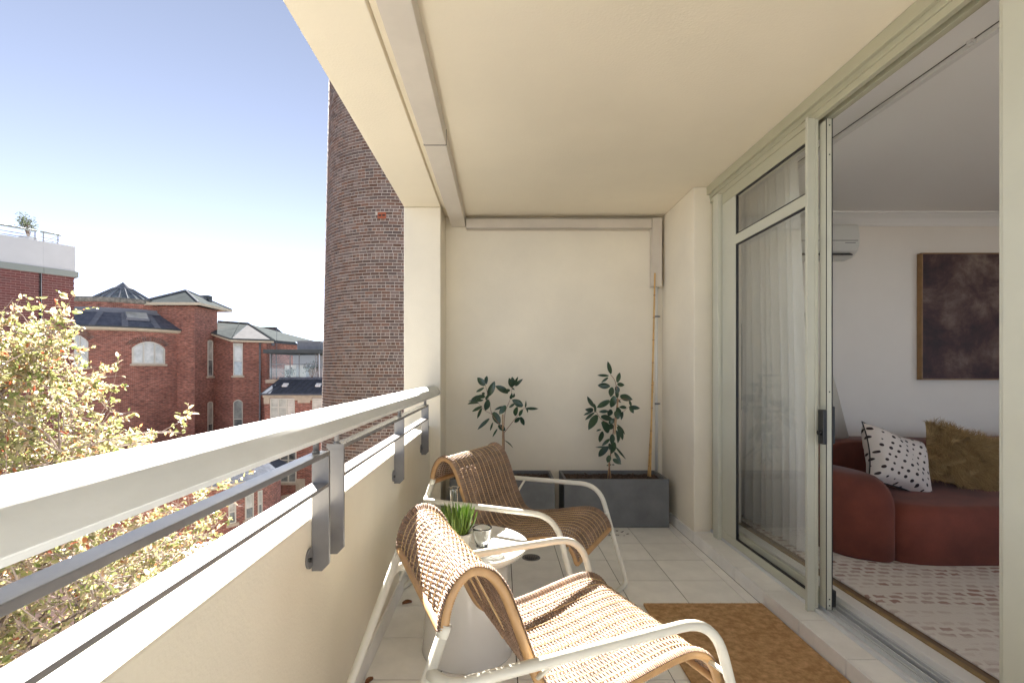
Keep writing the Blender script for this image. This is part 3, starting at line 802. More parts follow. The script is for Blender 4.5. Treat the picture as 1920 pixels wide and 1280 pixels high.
b = MB(); b.tube(edge, .0045, 5, closed=True); b.build('piping', M['black'], pt)
fm = Matrix.LocRotScale(Vector((3.13, 3.36, .645)), None, None) @ Matrix.Rotation(math.radians(-8), 4, 'Z') @ Matrix.Rotation(math.radians(58), 4, 'X') @ Matrix.Rotation(math.radians(-22), 4, 'Z')
ft = thing('fur_pillow', 'shaggy tan fur pillow leaning on the sofa beside the polka dot one', 'pillow', fm.translation)
b = pillow(.46, .44, .15, seed=3); b.v = [tuple(fm @ Vector(p)) for p in b.v]; b.build('cover', M['fur'], ft, True)
b = MB(); rnd = random.Random(4)
for k in range(7500):
    u = rnd.uniform(-1, 1); v = rnd.uniform(-1, 1)
    bul = max(0, (1 - u ** 4)) ** .5 * max(0, (1 - v ** 4)) ** .5
    p = Vector((u * .225 * (1 - .1 * (1 - v * v)), v * .215 * (1 - .1 * (1 - u * u)), .075 * bul))
    cl = math.sin(u * 9 + 2 * math.sin(v * 7)) * 1.5 + rnd.uniform(-.8, .8)
    d = Vector((math.cos(cl) * .6 + u * .5, math.sin(cl) * .6 + v * .5, .55)).normalized()
    L_ = rnd.uniform(.04, .075); s_ = d.orthogonal().normalized() * .0016
    q = p + d * L_ * .6; e = q + (d + Vector((rnd.uniform(-.6, .6), -.5, rnd.uniform(-.5, .1)))).normalized() * L_ * .5
    w4 = [fm @ x for x in (p - s_, p + s_, q + s_ * .7, q - s_ * .7, e)]
    b.add(w4, [(0, 1, 2, 3), (3, 2, 4)])
tag(b.build('fur', M['fur'], ft), kind='stuff')
# ------------------------------------------------------------------ brick chimney
CX, CY = -3.09, 15.70
chr_ = lambda z: 2.385 - .0203 * (z - 1.25)
cm = thing('brick_chimney', 'tall round brown brick chimney beyond the balcony pillar', 'chimney', (CX, CY, GZ))
b = MB(); b.lathe([(chr_(z) - .006, z - 0) for z in (GZ, -3, 0, 6, 12, 18, 24)], (CX, CY, 0), 96); b.build('mortar_core', M['mortar'], cm, True)
b = MB(); b.lathe([(chr_(24) + .02, 24), (chr_(24) + .25, 24.4), (chr_(24) + .25, 25), (chr_(24) - .3, 25)], (CX, CY, 0), 64); b.build('crown', M['chimbrick'], cm)
def brickunit(L_, h_, dpt, jit):
    m = MB(); m.box(-L_ / 2, L_ / 2, -dpt, 0, 0, h_); return m
meshS = MB().box(-.112, .112, -.05, 0.0, 0, .069).mesh('brick', M['chimbrick'])
meshH = MB().box(-.052, .052, -.05, 0.0, 0, .069).mesh('brick', M['chimbrick'])
rnd = random.Random(77)
facing = math.atan2(-CY, -CX)
cand = []
z = -2.1; row = 0
VENT = None
while z < 15.5:
    r = chr_(z); head = (row % 3 == 2) if rnd.random() > .12 else rnd.random() < .5
    pitch = .1195 if head else .2385
    nb = int(round(2 * PI * r / pitch)); st_ = 2 * PI / nb
    off = rnd.uniform(0, 1) * st_ if head else (row % 2) * st_ / 2 + rnd.uniform(-.04, .04) * st_
    for k in range(nb):
        a = k * st_ + off
        da = (a - facing + PI) % (2 * PI) - PI
        if abs(da) > 1.9: continue
        p = Vector((CX + r * math.cos(a), CY + r * math.sin(a), z))
        x, y = proj(p)
        vx, vy = x - 686, y
        if abs(x - 716) < 8 and abs(y - 402) < 4: continue
        vis = 604 < x < 752 and y < 872 and y > (x - 525) * 1.687 - 4 and not (890 - .208 * x < y < 1062 - .394 * x)
        size = math.cos(da) * (1 if not head else .5) / (p.y - 0) ** 2
        cand.append((vis, size, p, a, head))
    z += .086; row += 1
order = sorted(range(len(cand)), key=lambda i: (-cand[i][0], -cand[i][1]))
rest = MB()
for n_, i in enumerate(order):
    vis, size, p, a, head = cand[i]
    rz = a + PI / 2; pr = rnd.uniform(-.003, .003)
    pos = p + Vector((math.cos(a), math.sin(a), 0)) * pr
    if n_ < 300:
        o = link('brick', meshH if head else meshS, cm, local=True)
        o.location = pos - Vector((CX, CY, GZ)); o.rotation_euler = (0, 0, rz + PI)
        # flip: box extends towards -y, outward must be the +y face after turning
        o.rotation_euler = (0, 0, a - PI / 2)
    else:
        hw = .052 if head else .112
        tx = Vector((-math.sin(a), math.cos(a), 0)); ox = Vector((math.cos(a), math.sin(a), 0))
        q = [pos - tx * hw, pos + tx * hw]
        vsx = [q[0] - ox * .03, q[1] - ox * .03, q[1], q[0]]
        vsx = vsx + [v + Vector((0, 0, .069)) for v in vsx]
        rest.add(vsx, [(4, 7, 6, 5), (0, 1, 2, 3), (1, 5, 6, 2), (0, 3, 7, 4), (3, 2, 6, 7)])
tag(rest.build('brickwork', M['chimbrick'], cm), kind='stuff')
va = math.atan2(0, 0)
# terracotta vent
d_ = (716 - 938) / F
A_ = d_ * d_ + 1; B_ = -2 * (CX * d_ + CY); C_ = CX * CX + CY * CY - chr_(5.5) ** 2
Yv = (-B_ - math.sqrt(B_ * B_ - 4 * A_ * C_)) / (2 * A_)
pv = P(716, 404, Yv); av = math.atan2(pv.y - CY, pv.x - CX)
tx = Vector((-math.sin(av), math.cos(av), 0)); ox = Vector((math.cos(av), math.sin(av), 0))
b = MB(); b.obox(pv - ox * .03, tx * .115, ox * .045, (0, 0, .085)); vt = b.build('air_vent', M['terracotta'], cm)
for dx in (-.05, .05):
    for dz in (-.034, .034):
        b = MB(); b.obox(pv + ox * .0155 + tx * dx, tx * .036, ox * .002, (0, 0, .022)); b.build('vent_slot', M['darkslot'], vt)

# ------------------------------------------------------------------ left brick building with roof terrace
LB = thing('brick_apartment_block', 'crimson brick block with a pale grey parapet at the left edge', 'building', (-15.47, 18, GZ))
Lc = Vector((-15.47, 18.0, 0)); Ld = Vector((.543, .84, 0)).normalized(); Ln = Vector((Ld.y, -Ld.x, 0))   # Ln faces the viewer
def LP(u, d, z): return Lc - Ld * u + Ln * d + Vector((0, 0, z))      # u metres to the left of the corner
b = MB(); b.add([LP(0, -.012, GZ), LP(9, -.012, GZ), LP(9, -.012, 4.64), LP(0, -.012, 4.64)], [(0, 3, 2, 1)])
b.add([LP(0, -.012, GZ), LP(0, -.012, 4.64), LP(0, -8, 4.64), LP(0, -8, GZ)], [(0, 3, 2, 1)]); b.build('wall', M['mortar2'], LB)
meshL = MB().box(-.1125, .1125, -.03, .0, 0, .0705).mesh('brick', M['redbrick'])
cnt = 0; rest = MB(); rl_ = math.atan2(-Ld.y, -Ld.x)
row = 0; z = 4.63 - .0765
while z > -3.5:
    for k in range(24):
        u = .118 + k * .2385 + (row % 2) * .119
        if abs(u - .93) < .0: continue
        c = LP(u, 0, z); x, y = proj(c)
        if x > -14 and y < 632 and cnt < 300:
            o = link('brick', meshL, LB, local=True); o.location = c - Vector(LB.location); o.rotation_euler = (0, 0, math.atan2(Ln.y, Ln.x) - PI / 2); cnt += 1
        else:
            rest.obox(LP(u, -.012, z + .037), Ld * .1145, Ln * .012, (0, 0, .037))
    if row % 2: rest.obox(LP(.057, -.012, z + .037), Ld * .053, Ln * .012, (0, 0, .037))
    for k in range(10):
        u = .118 + k * .2385 + (row % 2) * .119
        rest.obox(Lc - Ln * u + Ld * .0 + Vector((0, 0, z + .037)), Ln * .1145, Ld * .012, (0, 0, .037))
    z -= .086; row += 1
tag(rest.build('brickwork', M['redbrick'], LB), kind='stuff')
for (u0, u1) in ((-.04, .845), (.848, 9)):
    b = MB(); b.obox(LP((u0 + u1) / 2, -4, 5.305), Ld * (u1 - u0) / 2, Ln * 4.005, (0, 0, .45)); b.build('parapet', M['parapetgrey'], LB)
    b = MB(); b.obox(LP((u0 + u1) / 2 - (.04 if u0 < 0 else 0), -4, 4.745), Ld * ((u1 - u0) / 2 + (.04 if u0 < 0 else 0)), Ln * 4.06, (0, 0, .108)); b.build('band', M['band'], LB, bevel=.01)
b = MB(); b.tube([LP(.93, .02, -4), LP(.93, .02, 4.63)], .022, 8); b.build('downpipe', M['darkslot'], LB, True)
b = MB(); b.tube([LP(.90, .03, -4), LP(.90, .03, 4.63)], .008, 6); b.build('cable', M['alu'], LB, True)
# terrace rail
TR = thing('terrace_railing', 'thin grey railing on the roof terrace of the left brick block', 'railing', LP(2, -.5, 5.76))
for (u0, u1) in ((.30, .86), (.95, 8.0)):
    b = MB(); b.tube([LP(u0, -.25, 6.13), LP(u1, -.25, 6.13)], .035, 8); b.build('handrail', M['band'], TR, True)
    for z_ in (5.84, 5.95):
        b = MB(); b.tube([LP(u0 + .05, -.25, z_), LP(u1, -.25, z_)], .012, 6); b.build('bar', M['steel'], TR)
    for u in ([u0 + .08, u1 - .08] if u1 < 2 else [1.0, 2.1, 3.2, 4.3, 5.4, 6.5, 7.6]):
        b = MB(); b.tube([LP(u, -.25, 5.76), LP(u, -.25, 6.12)], .018, 6); b.build('post', M['steel'], TR)
for z_ in (5.84, 5.95, 6.1):
    b = MB(); b.tube([LP(.36, -.25, z_), LP(.36, -3, z_)], .015, 6); b.build('bar', M['steel'], TR)

def shrub(name, label, cat, base, h, r, nleaf, ls, seed, m_leaf, pot=None, group=None):
    rnd = random.Random(seed); t = thing(name, label, cat, base, group=group); B = Vector(base)
    st_ = MB(); lf = MB()
    for k in range(14):
        a = rnd.uniform(0, 2 * PI); e = B + Vector((math.cos(a) * r * rnd.uniform(.3, 1), math.sin(a) * r * rnd.uniform(.3, 1), h * rnd.uniform(.55, 1)))
        mid = B.lerp(e, .5) + Vector((rnd.uniform(-.1, .1) * r, 0, .1 * h))
        pts = catmull([B, mid, e], 4); st_.tube(pts, [.018 * h * (1 - .8 * i / (len(pts) - 1)) for i in range(len(pts))], 5)
        for q in range(nleaf // 14):
            c = mid.lerp(e, rnd.uniform(.1, 1.05)) + Vector((rnd.gauss(0, 1), rnd.gauss(0, 1), rnd.gauss(0, 1))) * r * .16
            d = Vector((rnd.uniform(-1, 1), rnd.uniform(-1, 1), rnd.uniform(-.6, .8))).normalized(); s_ = d.orthogonal().normalized() * ls * .28
            lf.add([c, c + d * ls * .5 + s_, c + d * ls, c + d * ls * .5 - s_], [(0, 1, 2, 3)])
    st_.build('stem', M['bark'], t, True); tag(lf.build('foliage', m_leaf, t), kind='stuff')
    return t
M['grayleaf'] = leafmat('olive_leaves', [(.07, .09, .06), (.11, .13, .08), (.09, .11, .09)], .3)
shb = shrub('potted_shrub', 'wispy shrub in a pale pot on the roof terrace at the left', 'potted shrub', LP(.97, -1.1, 5.98),   .85, .30, 420, .075, 5, M['grayleaf'])
b = MB(); b.lathe([(0, 5.76), (.20, 5.76), (.28, 6.02), (.25, 6.02), (.24, 5.98), (0, 5.98)], (LP(.97, -1.1, 0).x, LP(.97, -1.1, 0).y, 0), 20); b.build('pot', M['parapetgrey'], shb, True)

# ------------------------------------------------------------------ old red brick hall: rotunda, tower and wing
RC = Vector((-32.4, 42.6, 0)); RR = 5.9
H = thing('brick_hall', 'old dark red brick hall with a round slate roofed rotunda and square tower', 'building', (-29, 42, GZ))
face = math.atan2(-RC.y, -RC.x)
b = MB(); b.lathe([(RR, GZ), (RR, 4.56)], (RC.x, RC.y, 0), 96, uvr=RR); b.build('rotunda_wall', M['hallbrick'], H, True)
b = MB(); b.lathe([(RR + .05, 4.30), (RR + .30, 4.40), (RR + .32, 4.56), (RR + .05, 4.58)], (RC.x, RC.y, 0), 96); b.build('fascia', M['fascia'], H, True)
b = MB(); b.lathe([(RR + .34, 4.54), (RR + .40, 4.62), (RR + .34, 4.66)], (RC.x, RC.y, 0), 96); b.build('gutter', M['zinc'], H, True)
RD = 4.35
rise = lambda r: 4.62 + (RR + .34 - r) / (RR + .34 - RD) * 1.35
nseg = 12
b = MB(); b.lathe([(RR + .34, 4.62), (RD, 5.97)], (RC.x, RC.y, 0), 96); b.build('slate_roof', M['slate'], H)
b = MB(); b.lathe([(RD + .28, rise(RD + .28) + .02), (RD + .26, rise(RD + .26) + .05), (RD + .01, 6.03), (RD + .01, 6.2)], (RC.x, RC.y, 0), 96); b.build('flashing', M['flash'], H, True)
for da in (-.62, -.30, .02, .36, .70, 1.05):
    a = face + da; o_ = Vector((math.cos(a), math.sin(a), 0)); tt = Vector((-o_.y, o_.x, 0))
    p0 = RC + o_ * (RR + .36) + Vector((0, 0, 4.64)); p1 = RC + o_ * (RD + .2) + Vector((0, 0, rise(RD + .2) + .02))
    b = MB(); b.obox((p0 + p1) / 2, (p1 - p0) / 2, tt * .20, Vector((0, 0, .03))); b.build('hip_flashing', M['flash'], H)
b = MB()
for k in range(60):
    a = face - 1.5 + k * .05
    o_ = Vector((math.cos(a), math.sin(a), 0)); tt = Vector((-o_.y, o_.x, 0))
a = face + .17; o_ = Vector((math.cos(a), math.sin(a), 0)); tt = Vector((-o_.y, o_.x, 0))
p0 = RC + o_ * (RR - .35) + Vector((0, 0, rise(RR - .35) + .16)); p1 = RC + o_ * (RD + .45) + Vector((0, 0, rise(RD + .45) + .16))
b = MB(); b.obox((p0 + p1) / 2, (p1 - p0) / 2, tt * .75, Vector((0, 0, .09))); sk = b.build('skylight', M['flash'], H)
b = MB(); b.obox((p0 + p1) / 2 + Vector((0, 0, .095)), (p1 - p0) / 2 * .9, tt * .68, Vector((0, 0, .01))); b.build('glass', M['pane'], sk)
b = MB(); b.lathe([(RD, 5.9), (RD, 6.78)], (RC.x, RC.y, 0), 80, uvr=RD); b.build('drum_wall', M['hallbrick'], H, True)
b = MB(); b.lathe([(RD + .02, 6.60), (RD + .16, 6.70), (RD + .18, 6.98), (RD - .3, 7.02)], (RC.x, RC.y, 0), 80); b.build('coping', M['coping'], H, True)
b = MB(); b.lathe([(RD - .2, 6.98), (2.0, 7.15)], (RC.x, RC.y, 0), 48); b.build('drum_roof', M['zinc'], H)
b = MB(); b.lathe([(2.3, 7.05), (2.3, 7.2), (.7, 8.25)], (RC.x, RC.y, 0), 24); ln = b.build('lantern', M['panedark'], H)
b = MB(); b.lathe([(.78, 8.2), (.74, 8.28), (.02, 8.85)], (RC.x, RC.y, 0), 24); b.build('lantern_cap', M['flash'], ln)
for k in range(24):
    a = k / 24 * 2 * PI; o_ = Vector((math.cos(a), math.sin(a), 0))
    b = MB(); b.tube([RC + o_ * 2.33 + Vector((0, 0, 7.2)), RC + o_ * .72 + Vector((0, 0, 8.26))], .05, 4); b.build('glazing_bar', M['flash'], ln)

def on_circle(xp, R=RR, C0=RC):
    d = (xp - 938) / F; A_ = d * d + 1; B_ = -2 * (C0.x * d + C0.y); C_ = C0.x ** 2 + C0.y ** 2 - R * R
    Y = (-B_ - math.sqrt(max(0, B_ * B_ - 4 * A_ * C_))) / (2 * A_)
    return math.atan2(Y - C0.y, d * Y - C0.x)
def curved(u, d, z):   # u: angle*R, d: outward
    a = u / RR; return (RC.x + (RR + d) * math.cos(a), RC.y + (RR + d) * math.sin(a), z)
def flatmap(o_, e_):
    n_ = Vector((e_.y, -e_.x, 0))
    return lambda u, d, z: tuple(o_ + e_ * u + n_ * d + Vector((0, 0, z)))
def window(par, fn, u0, u1, z0, z1, arch=0, cols=1, sash=True, nu=6, fr=.07, sill=True, panem='pane', lintel=False, rows=()):
    """sash or casement window lying on mapped wall: frame, panes, sill, brick arch"""
    w_ = u1 - u0
    b = MB()
    top = z1 - arch
    b.box(u0, u0 + fr, -.1, .05, z0, top, fn); b.box(u1 - fr, u1, -.1, .05, z0, top, fn); b.box(u0 + fr, u1 - fr, -.1, .05, z0, z0 + fr, fn, nu)
    if arch:
        n = 10
        for k in range(n):
            q0 = k / n; q1 = (k + 1) / n
            za = top + arch * math.sin(PI * q0) ** .8; zb = top + arch * math.sin(PI * q1) ** .8
            ua = u0 + w_ * q0; ub = u0 + w_ * q1
            v = [fn(ua, .05, za), fn(ub, .05, zb), fn(ub, .05, zb - fr * 1.1), fn(ua, .05, za - fr * 1.1), fn(ua, -.1, za), fn(ub, -.1, zb), fn(ub, -.1, zb - fr * 1.1), fn(ua, -.1, za - fr * 1.1)]
            b.add(v, [(0, 1, 2, 3), (0, 4, 5, 1), (3, 2, 6, 7), (4, 7, 6, 5)])
    else:
        b.box(u0 + fr, u1 - fr, -.1, .05, z1 - fr, z1, fn, nu)
    wn = b.build('window', M['winframe'], par)
    for k in range(1, cols):
        b = MB(); uc = u0 + w_ * k / cols; b.box(uc - fr * .5, uc + fr * .5, -.08, .045, z0 + fr, top + arch * .75, fn); b.build('mullion', M['winframe'], wn)
    if sash:
        b = MB(); zc_ = z0 + (z1 - z0) * .45; b.box(u0 + fr, u1 - fr, -.08, .04, zc_ - .035, zc_ + .035, fn, nu); b.build('sash_bar', M['winframe'], wn)
    for zr_ in rows:
        b = MB(); b.box(u0 + fr, u1 - fr, -.08, .04, zr_ - .035, zr_ + .035, fn, nu); b.build('transom', M['winframe'], wn)
    for k in range(cols):
        b = MB(); ua = u0 + w_ * k / cols; ub = u0 + w_ * (k + 1) / cols; n = 6
        for i in range(n):
            q0 = ua + (ub - ua) * i / n; q1 = ua + (ub - ua) * (i + 1) / n
            ta = top + arch * max(0, math.sin(PI * (q0 - u0) / w_)) ** .8 - .01; tb = top + arch * max(0, math.sin(PI * (q1 - u0) / w_)) ** .8 - .01
            b.add([fn(q0, .012, z0 + .01), fn(q1, .012, z0 + .01), fn(q1, .012, tb), fn(q0, .012, ta)], [(0, 1, 2, 3)])
        b.build('pane', M[panem], wn)
        if sash:
            b = MB(); b.add([fn(ua + fr, .018, z0 + fr), fn(ub - fr, .018, z0 + fr), fn(ub - fr, .018, zc_ - .03), fn(ua + fr, .018, zc_ - .03)], [(0, 1, 2, 3)]); b.build('pane', M['panedark'], wn)
    if sill:
        b = MB(); b.box(u0 - .12, u1 + .12, -.05, .14, z0 - .16, z0 - .002, fn, nu); b.build('sill', M['stone'], wn)
    if lintel:
        b = MB(); n = 22
        for rr in range(3):
            for k in range(n):
                q = (k + .5) / n; a = PI * (.08 + .84 * (1 - q)); cu = (u0 + u1) / 2
                rad = w_ / 2 + .07 + rr * .13
                uu = cu + rad * math.cos(a) * 1.02; zz = top + (arch + .05 + rr * .13) * math.sin(a) ** .8
                b.box(uu - .05, uu + .05, .002, .022, zz - .055, zz + .055, fn)
        tag(b.build('brick_arch', M['chimbrick'], wn), kind='stuff')
    return wn
ua = on_circle(247) ; ub = on_circle(309)
if ua > ub: ua, ub = ub, ua
ua %= 2 * PI; ub %= 2 * PI
Yw = RC.y + RR * math.sin((ua + ub) / 2)
zz = lambda y, Y: CAMZ - (y - 695) / F * Y
window(H, curved, ua * RR, ub * RR, zz(682, Yw), zz(640, Yw), .55, 3, False, 8, .09, True, 'pane', True)
ua2 = on_circle(120) % (2 * PI); ub2 = on_circle(166) % (2 * PI)
Yw2 = RC.y + RR * math.sin((ua2 + ub2) / 2)
window(H, curved, ua2 * RR, ub2 * RR, zz(688, Yw2), zz(627, Yw2), .55, 3, False, 8, .09, True, 'pane', True)
# tower
TX0, TX1, TY0, TY1 = -28.6, -25.27, 41.0, 44.3
b = MB(); b.wallquad((TX0, TY0), (TX1, TY0), GZ, 6.62, .3); b.wallquad((TX1, TY0), (TX1, TY1), GZ, 6.62, .9); b.wallquad((TX1, TY1), (TX0, TY1), GZ, 6.62); b.wallquad((TX0, TY1), (TX0, TY0), GZ, 6.62)
b.build('tower_wall', M['hallbrick'], H)
ov = .85; zt_ = 6.78; ap = Vector(((TX0 + TX1) / 2 - .1, (TY0 + TY1) / 2, 8.15))
c4 = [Vector((TX0 - ov, TY0 - ov, zt_)), Vector((TX1 + ov, TY0 - ov, zt_)), Vector((TX1 + ov, TY1 + ov, zt_)), Vector((TX0 - ov, TY1 + ov, zt_))]
b = MB(); b.add(c4 + [ap], [(0, 1, 4), (1, 2, 4), (2, 3, 4), (3, 0, 4), (3, 2, 1, 0)]); b.build('tower_roof', M['zinc'], H)
for p in c4:
    b = MB(); b.tube([p + Vector((0, 0, .03)), ap + Vector((0, 0, .03))], .07, 5); b.build('ridge_cap', M['flash'], H)
b = MB()
for i in range(4):
    p, q = c4[i], c4[(i + 1) % 4]; d = (q - p) / 2; n_ = Vector((d.y, -d.x, 0)).normalized()
    b.obox((p + q) / 2 + Vector((0, 0, -.10)), d, n_ * .03, (0, 0, .11))
b.build('eaves_board', M['fascia'], H)
b = MB(); b.obox((TX1 - .9, TY1 - .3, 7.55), (.45, 0, 0), (0, .3, 0), (0, 0, .35)); b.build('roof_vent', M['zinc'], H)
fr_ = flatmap(Vector((TX1, TY0, 0)), Vector((0, 1, 0)))       # right face of the tower
def ycross(xp, X): return X / ((xp - 938) / F)
Ya, Yb = ycross(389, TX1), ycross(398.5, TX1)
window(H, fr_, Ya - TY0, Yb - TY0, zz(705, Ya), zz(637, Ya), .12, 1, True)
window(H, fr_, Ya - TY0, Yb - TY0, zz(830, Ya), zz(753, Ya), .12, 1, True)
# wing
A0 = Vector((TX1, 43.9, 0)); A1 = P(437, 695, 43.0); A1.z = 0; A2 = P(500, 695, 43.6); A2.z = 0
WZ = 3.75
b = MB(); b.wallquad((A0.x, A0.y), (A1.x, A1.y), GZ, WZ); b.wallquad((A1.x, A1.y), (A2.x, A2.y), GZ, WZ, .4); b.add([(A0.x, A0.y, WZ), (A1.x, A1.y, WZ), (A1.x, A1.y, 3.98), (A0.x, A0.y, 4.62)], [(0, 1, 2, 3)], [((0, WZ), (1.6, WZ), (1.6, 3.98), (0, 4.62))]); b.add([(A1.x, A1.y, WZ), (A2.x, A2.y, WZ), (A2.x, A2.y, 3.93), (A1.x, A1.y, 3.98)], [(0, 1, 2, 3)], [((0, WZ), (2.8, WZ), (2.8, 3.93), (0, 3.98))]); b.wallquad((A2.x, A2.y), (A2.x + 1.2, A2.y + 9), GZ, WZ); b.build('wing_wall', M['hallbrick'], H)
E = (A2 - A1).normalized(); fnw = flatmap(A1, E); nW = Vector((E.y, -E.x, 0))
def uon(xp):
    d = (xp - 938) / F; return (d * A1.y - A1.x) / (E.x - d * E.y)
def zon(y, u): return zz(y, (A1 + E * u).y)
u0, u1 = max(.02, uon(433.5)), uon(455.5)
window(H, fnw, u0, u1, zon(704, u0), zon(643, u0), 0, 1, True)
window(H, fnw, u0, u1, zon(815, u0), zon(749, u0), .25, 1, True, panem='panedark')
# wing roof
e0 = A0 + Vector((0, -.5, 4.05 + .55)); e1 = A1 + nW * .55 + Vector((-.0, 0, 3.98)); e2 = A2 + nW * .55 + E * .7 + Vector((0, 0, 3.92))
t0 = P(409, 603, 46.5); t1 = P(466, 607, 46.5); t2 = P(500, 622, 46.0)
b = MB(); b.add([e0, e1, t1, t0], [(0, 1, 2, 3)]); b.build('wing_roof', M['zinc'], H)
b = MB(); b.add([e1, e2, t1 + Vector((0, 0, -.01))], [(0, 1, 2)]); b.build('wing_roof', M['corr'], H)
b = MB(); b.add([e2, e2 + Vector((2, 9, 0)), t1], [(0, 1, 2)]); b.build('wing_roof', M['zinc'], H)
b = MB(); b.tube([e2, t1], .10, 5); b.tube([e1, t1.lerp(t0, .3)], .06, 5); b.build('ridge_cap', M['zinc'], H)
b = MB(); b.tube([t0, t1], .12, 5); b.build('ridge_cap', M['zinc'], H)
for p, q in ((e0, e1), (e1, e2)):
    b = MB(); d = (q - p) / 2; b.obox((p + q) / 2 + Vector((0, 0, -.14)), d, nW * .03, (0, 0, .10)); b.build('eaves_board', M['fascia'], H)
    b = MB(); b.tube([p + Vector((0, 0, -.01)) + nW * .06, q + Vector((0, 0, -.01)) + nW * .06], .07, 6); b.build('gutter', M['zinc'], H)
uD = uon(488)
b = MB(); b.tube([fnw(uD, .12, GZ), fnw(uD, .12, 3.85)], .085, 8); b.build('downpipe', M['steel'], H, True)
# recessed return beside the wing
b = MB(); q0 = P(497, 695, 44.5); q1 = P(508, 695, 44.5); b.box(q0.x, q1.x + .1, 44.5, 46, GZ, zz(648, 44.5)); b.build('return_wall', M['brickflat'] if 'brickflat' in M else M['hallbrick'], H)
b = MB(); b.box(q0.x - .1, q1.x + .2, 44.3, 46, zz(648, 44.5) + .01, zz(643, 44.5)); b.build('return_gutter', M['flash'], H)

# round ground floor bay with its own slate roof
BC = Vector((-19.4, 31.0, 0)); BR = 5.2
BH = thing('brick_bay', 'low round brick bay with a slate roof seen below the handrail', 'building', (BC.x, BC.y, GZ))
b = MB(); b.lathe([(BR, GZ), (BR, -5.1)], (BC.x, BC.y, 0), 72, uvr=BR); b.build('wall', M['hallbrick'], BH, True)
b = MB(); b.lathe([(BR + .05, -5.3), (BR + .35, -5.22), (BR + .36, -5.04), (BR, -5.0)], (BC.x, BC.y, 0), 72); b.build('fascia', M['fascia'], BH, True)
b = MB(); b.lathe([(BR + .38, -5.03), (2.6, -3.5), (0, -3.3)], (BC.x, BC.y, 0), 72); b.build('slate_roof', M['darkslate'], BH)
def bcurve(u, d, z):
    a = u / BR; return (BC.x + (BR + d) * math.cos(a), BC.y + (BR + d) * math.sin(a), z)
for (xa, xb) in ((428, 442), (459, 475), (483, 491)):
    a0 = on_circle(xa, BR, BC) % (2 * PI); a1 = on_circle(xb, BR, BC) % (2 * PI)
    if a0 > a1: a0, a1 = a1, a0
    if a1 - a0 > .01: window(BH, bcurve, a0 * BR, a1 * BR, -7.35, -5.9, 0, 1, True, 4)
a = math.atan2(-BC.y, -BC.x) + .35; o_ = Vector((math.cos(a), math.sin(a), 0)); tt = Vector((-o_.y, o_.x, 0))
b = MB(); b.obox(BC + o_ * 4.3 + Vector((0, 0, -4.38)), tt * .55, o_ * .5 + Vector((0, 0, -.27)), (0, 0, .05)); b.build('skylight', M['flash'], BH)

# ------------------------------------------------------------------ far building with glazed rooftop pavilion
YP = 37.0
PB = thing('pavilion_building', 'cream and brick building with a glass rooftop room beside the chimney', 'building', (P(560, 695, YP).x, YP + 3, GZ))
def px(x, Y=YP): return (x - 938) / F * Y
def pz(y, Y=YP): return CAMZ - (y - 695) / F * Y
xl, xr = px(496), px(640)
b = MB(); b.wallquad((xl, YP), (xr, YP), GZ, pz(737)); b.wallquad((xr, YP), (xr, YP + 8), GZ, pz(737)); b.wallquad((xl, YP + 8), (xl, YP), GZ, pz(737)); b.build('wall', M['hallbrick'], PB)
b = MB(); b.box(xl - .1, xr, YP - .12, YP - .004, pz(745), pz(736)); b.build('cornice', M['stone'], PB, bevel=.03)
b = MB(); b.box(xl - .02, px(506), YP - .08, YP - .003, pz(757), pz(745) - .003); b.box(px(553), px(585), YP - .08, YP - .003, pz(750), pz(745) - .003); b.box(px(559), px(582), YP - .10, YP - .0035, pz(755), pz(750) - .002); b.build('stone_capital', M['stone'], PB)
fnp = flatmap(Vector((0, YP, 0)), Vector((1, 0, 0)))
window(PB, fnp, px(507), px(553), pz(808), pz(746), 0, 3, False, 1, .09, True, 'pane', rows=(pz(763),))
window(PB, fnp, px(511), px(556), pz(904), pz(835), 0, 3, False, 1, .09, True, 'panedark', rows=(pz(862),))
window(PB, fnp, px(586), px(606), pz(800), pz(746), 0, 1, False, 1, .07, True, 'pane', rows=(pz(752),))
b = MB(); b.box(px(555), px(572), YP - .06, YP - .003, pz(935), pz(897)); b.build('stone_pier', M['stone'], PB)
b = MB(); b.box(px(497), px(507), YP - .06, YP - .003, pz(960), pz(914)); b.build('stone_pier', M['stone'], PB)
b = MB(); n = 14; pts = [(px(508), YP - .05, pz(960))] + [(px(508) + (px(556) - px(508)) * k / n, YP - .05, pz(943) + (pz(926) - pz(943)) * math.sin(PI * k / n * .5 + .3)) for k in range(n + 1)] + [(px(556), YP - .05, pz(960))]
b.prism(pts, (0, .045, 0)); b.build('stone_arch', M['stone'], PB)
# sloping metal roof in front of the pavilion
r0 = pz(737) - .0; r1 = pz(711, YP + 2.6)
b = MB(); b.add([(xl - .15, YP - .35, r0), (xr, YP - .35, r0), (xr, YP + 2.6, r1), (xl - .05, YP + 2.6, r1), (xl - .15, YP - .35, r0 - .12), (xr, YP - .35, r0 - .12)], [(0, 1, 2, 3), (4, 5, 1, 0)]); b.build('metal_roof', M['darkslate'], PB)
for k in range(14):
    q = k / 13; xa = xl - .1 + (xr - xl) * q
    b = MB(); b.tube([(xa, YP - .34, r0 + .015), (xa + .05, YP + 2.58, r1 + .015)], .025, 4); b.build('roof_seam', M['zinc'], PB)
for xk in (535, 597):
    c = P(xk, 721, YP + 1.1); c.z = r0 + (r1 - r0) * (1.45 / 2.95) + .1
    b = MB(); b.obox(c, (.20, 0, 0), (0, .16, .09), (0, 0, .05)); b.build('roof_hatch', M['ivory'], PB)
b = MB(); b.box(xl - .05, xr, YP + 2.58, YP + 2.75, r1 - .1, r1 + .18); b.build('roof_upstand', M['slate'], PB)
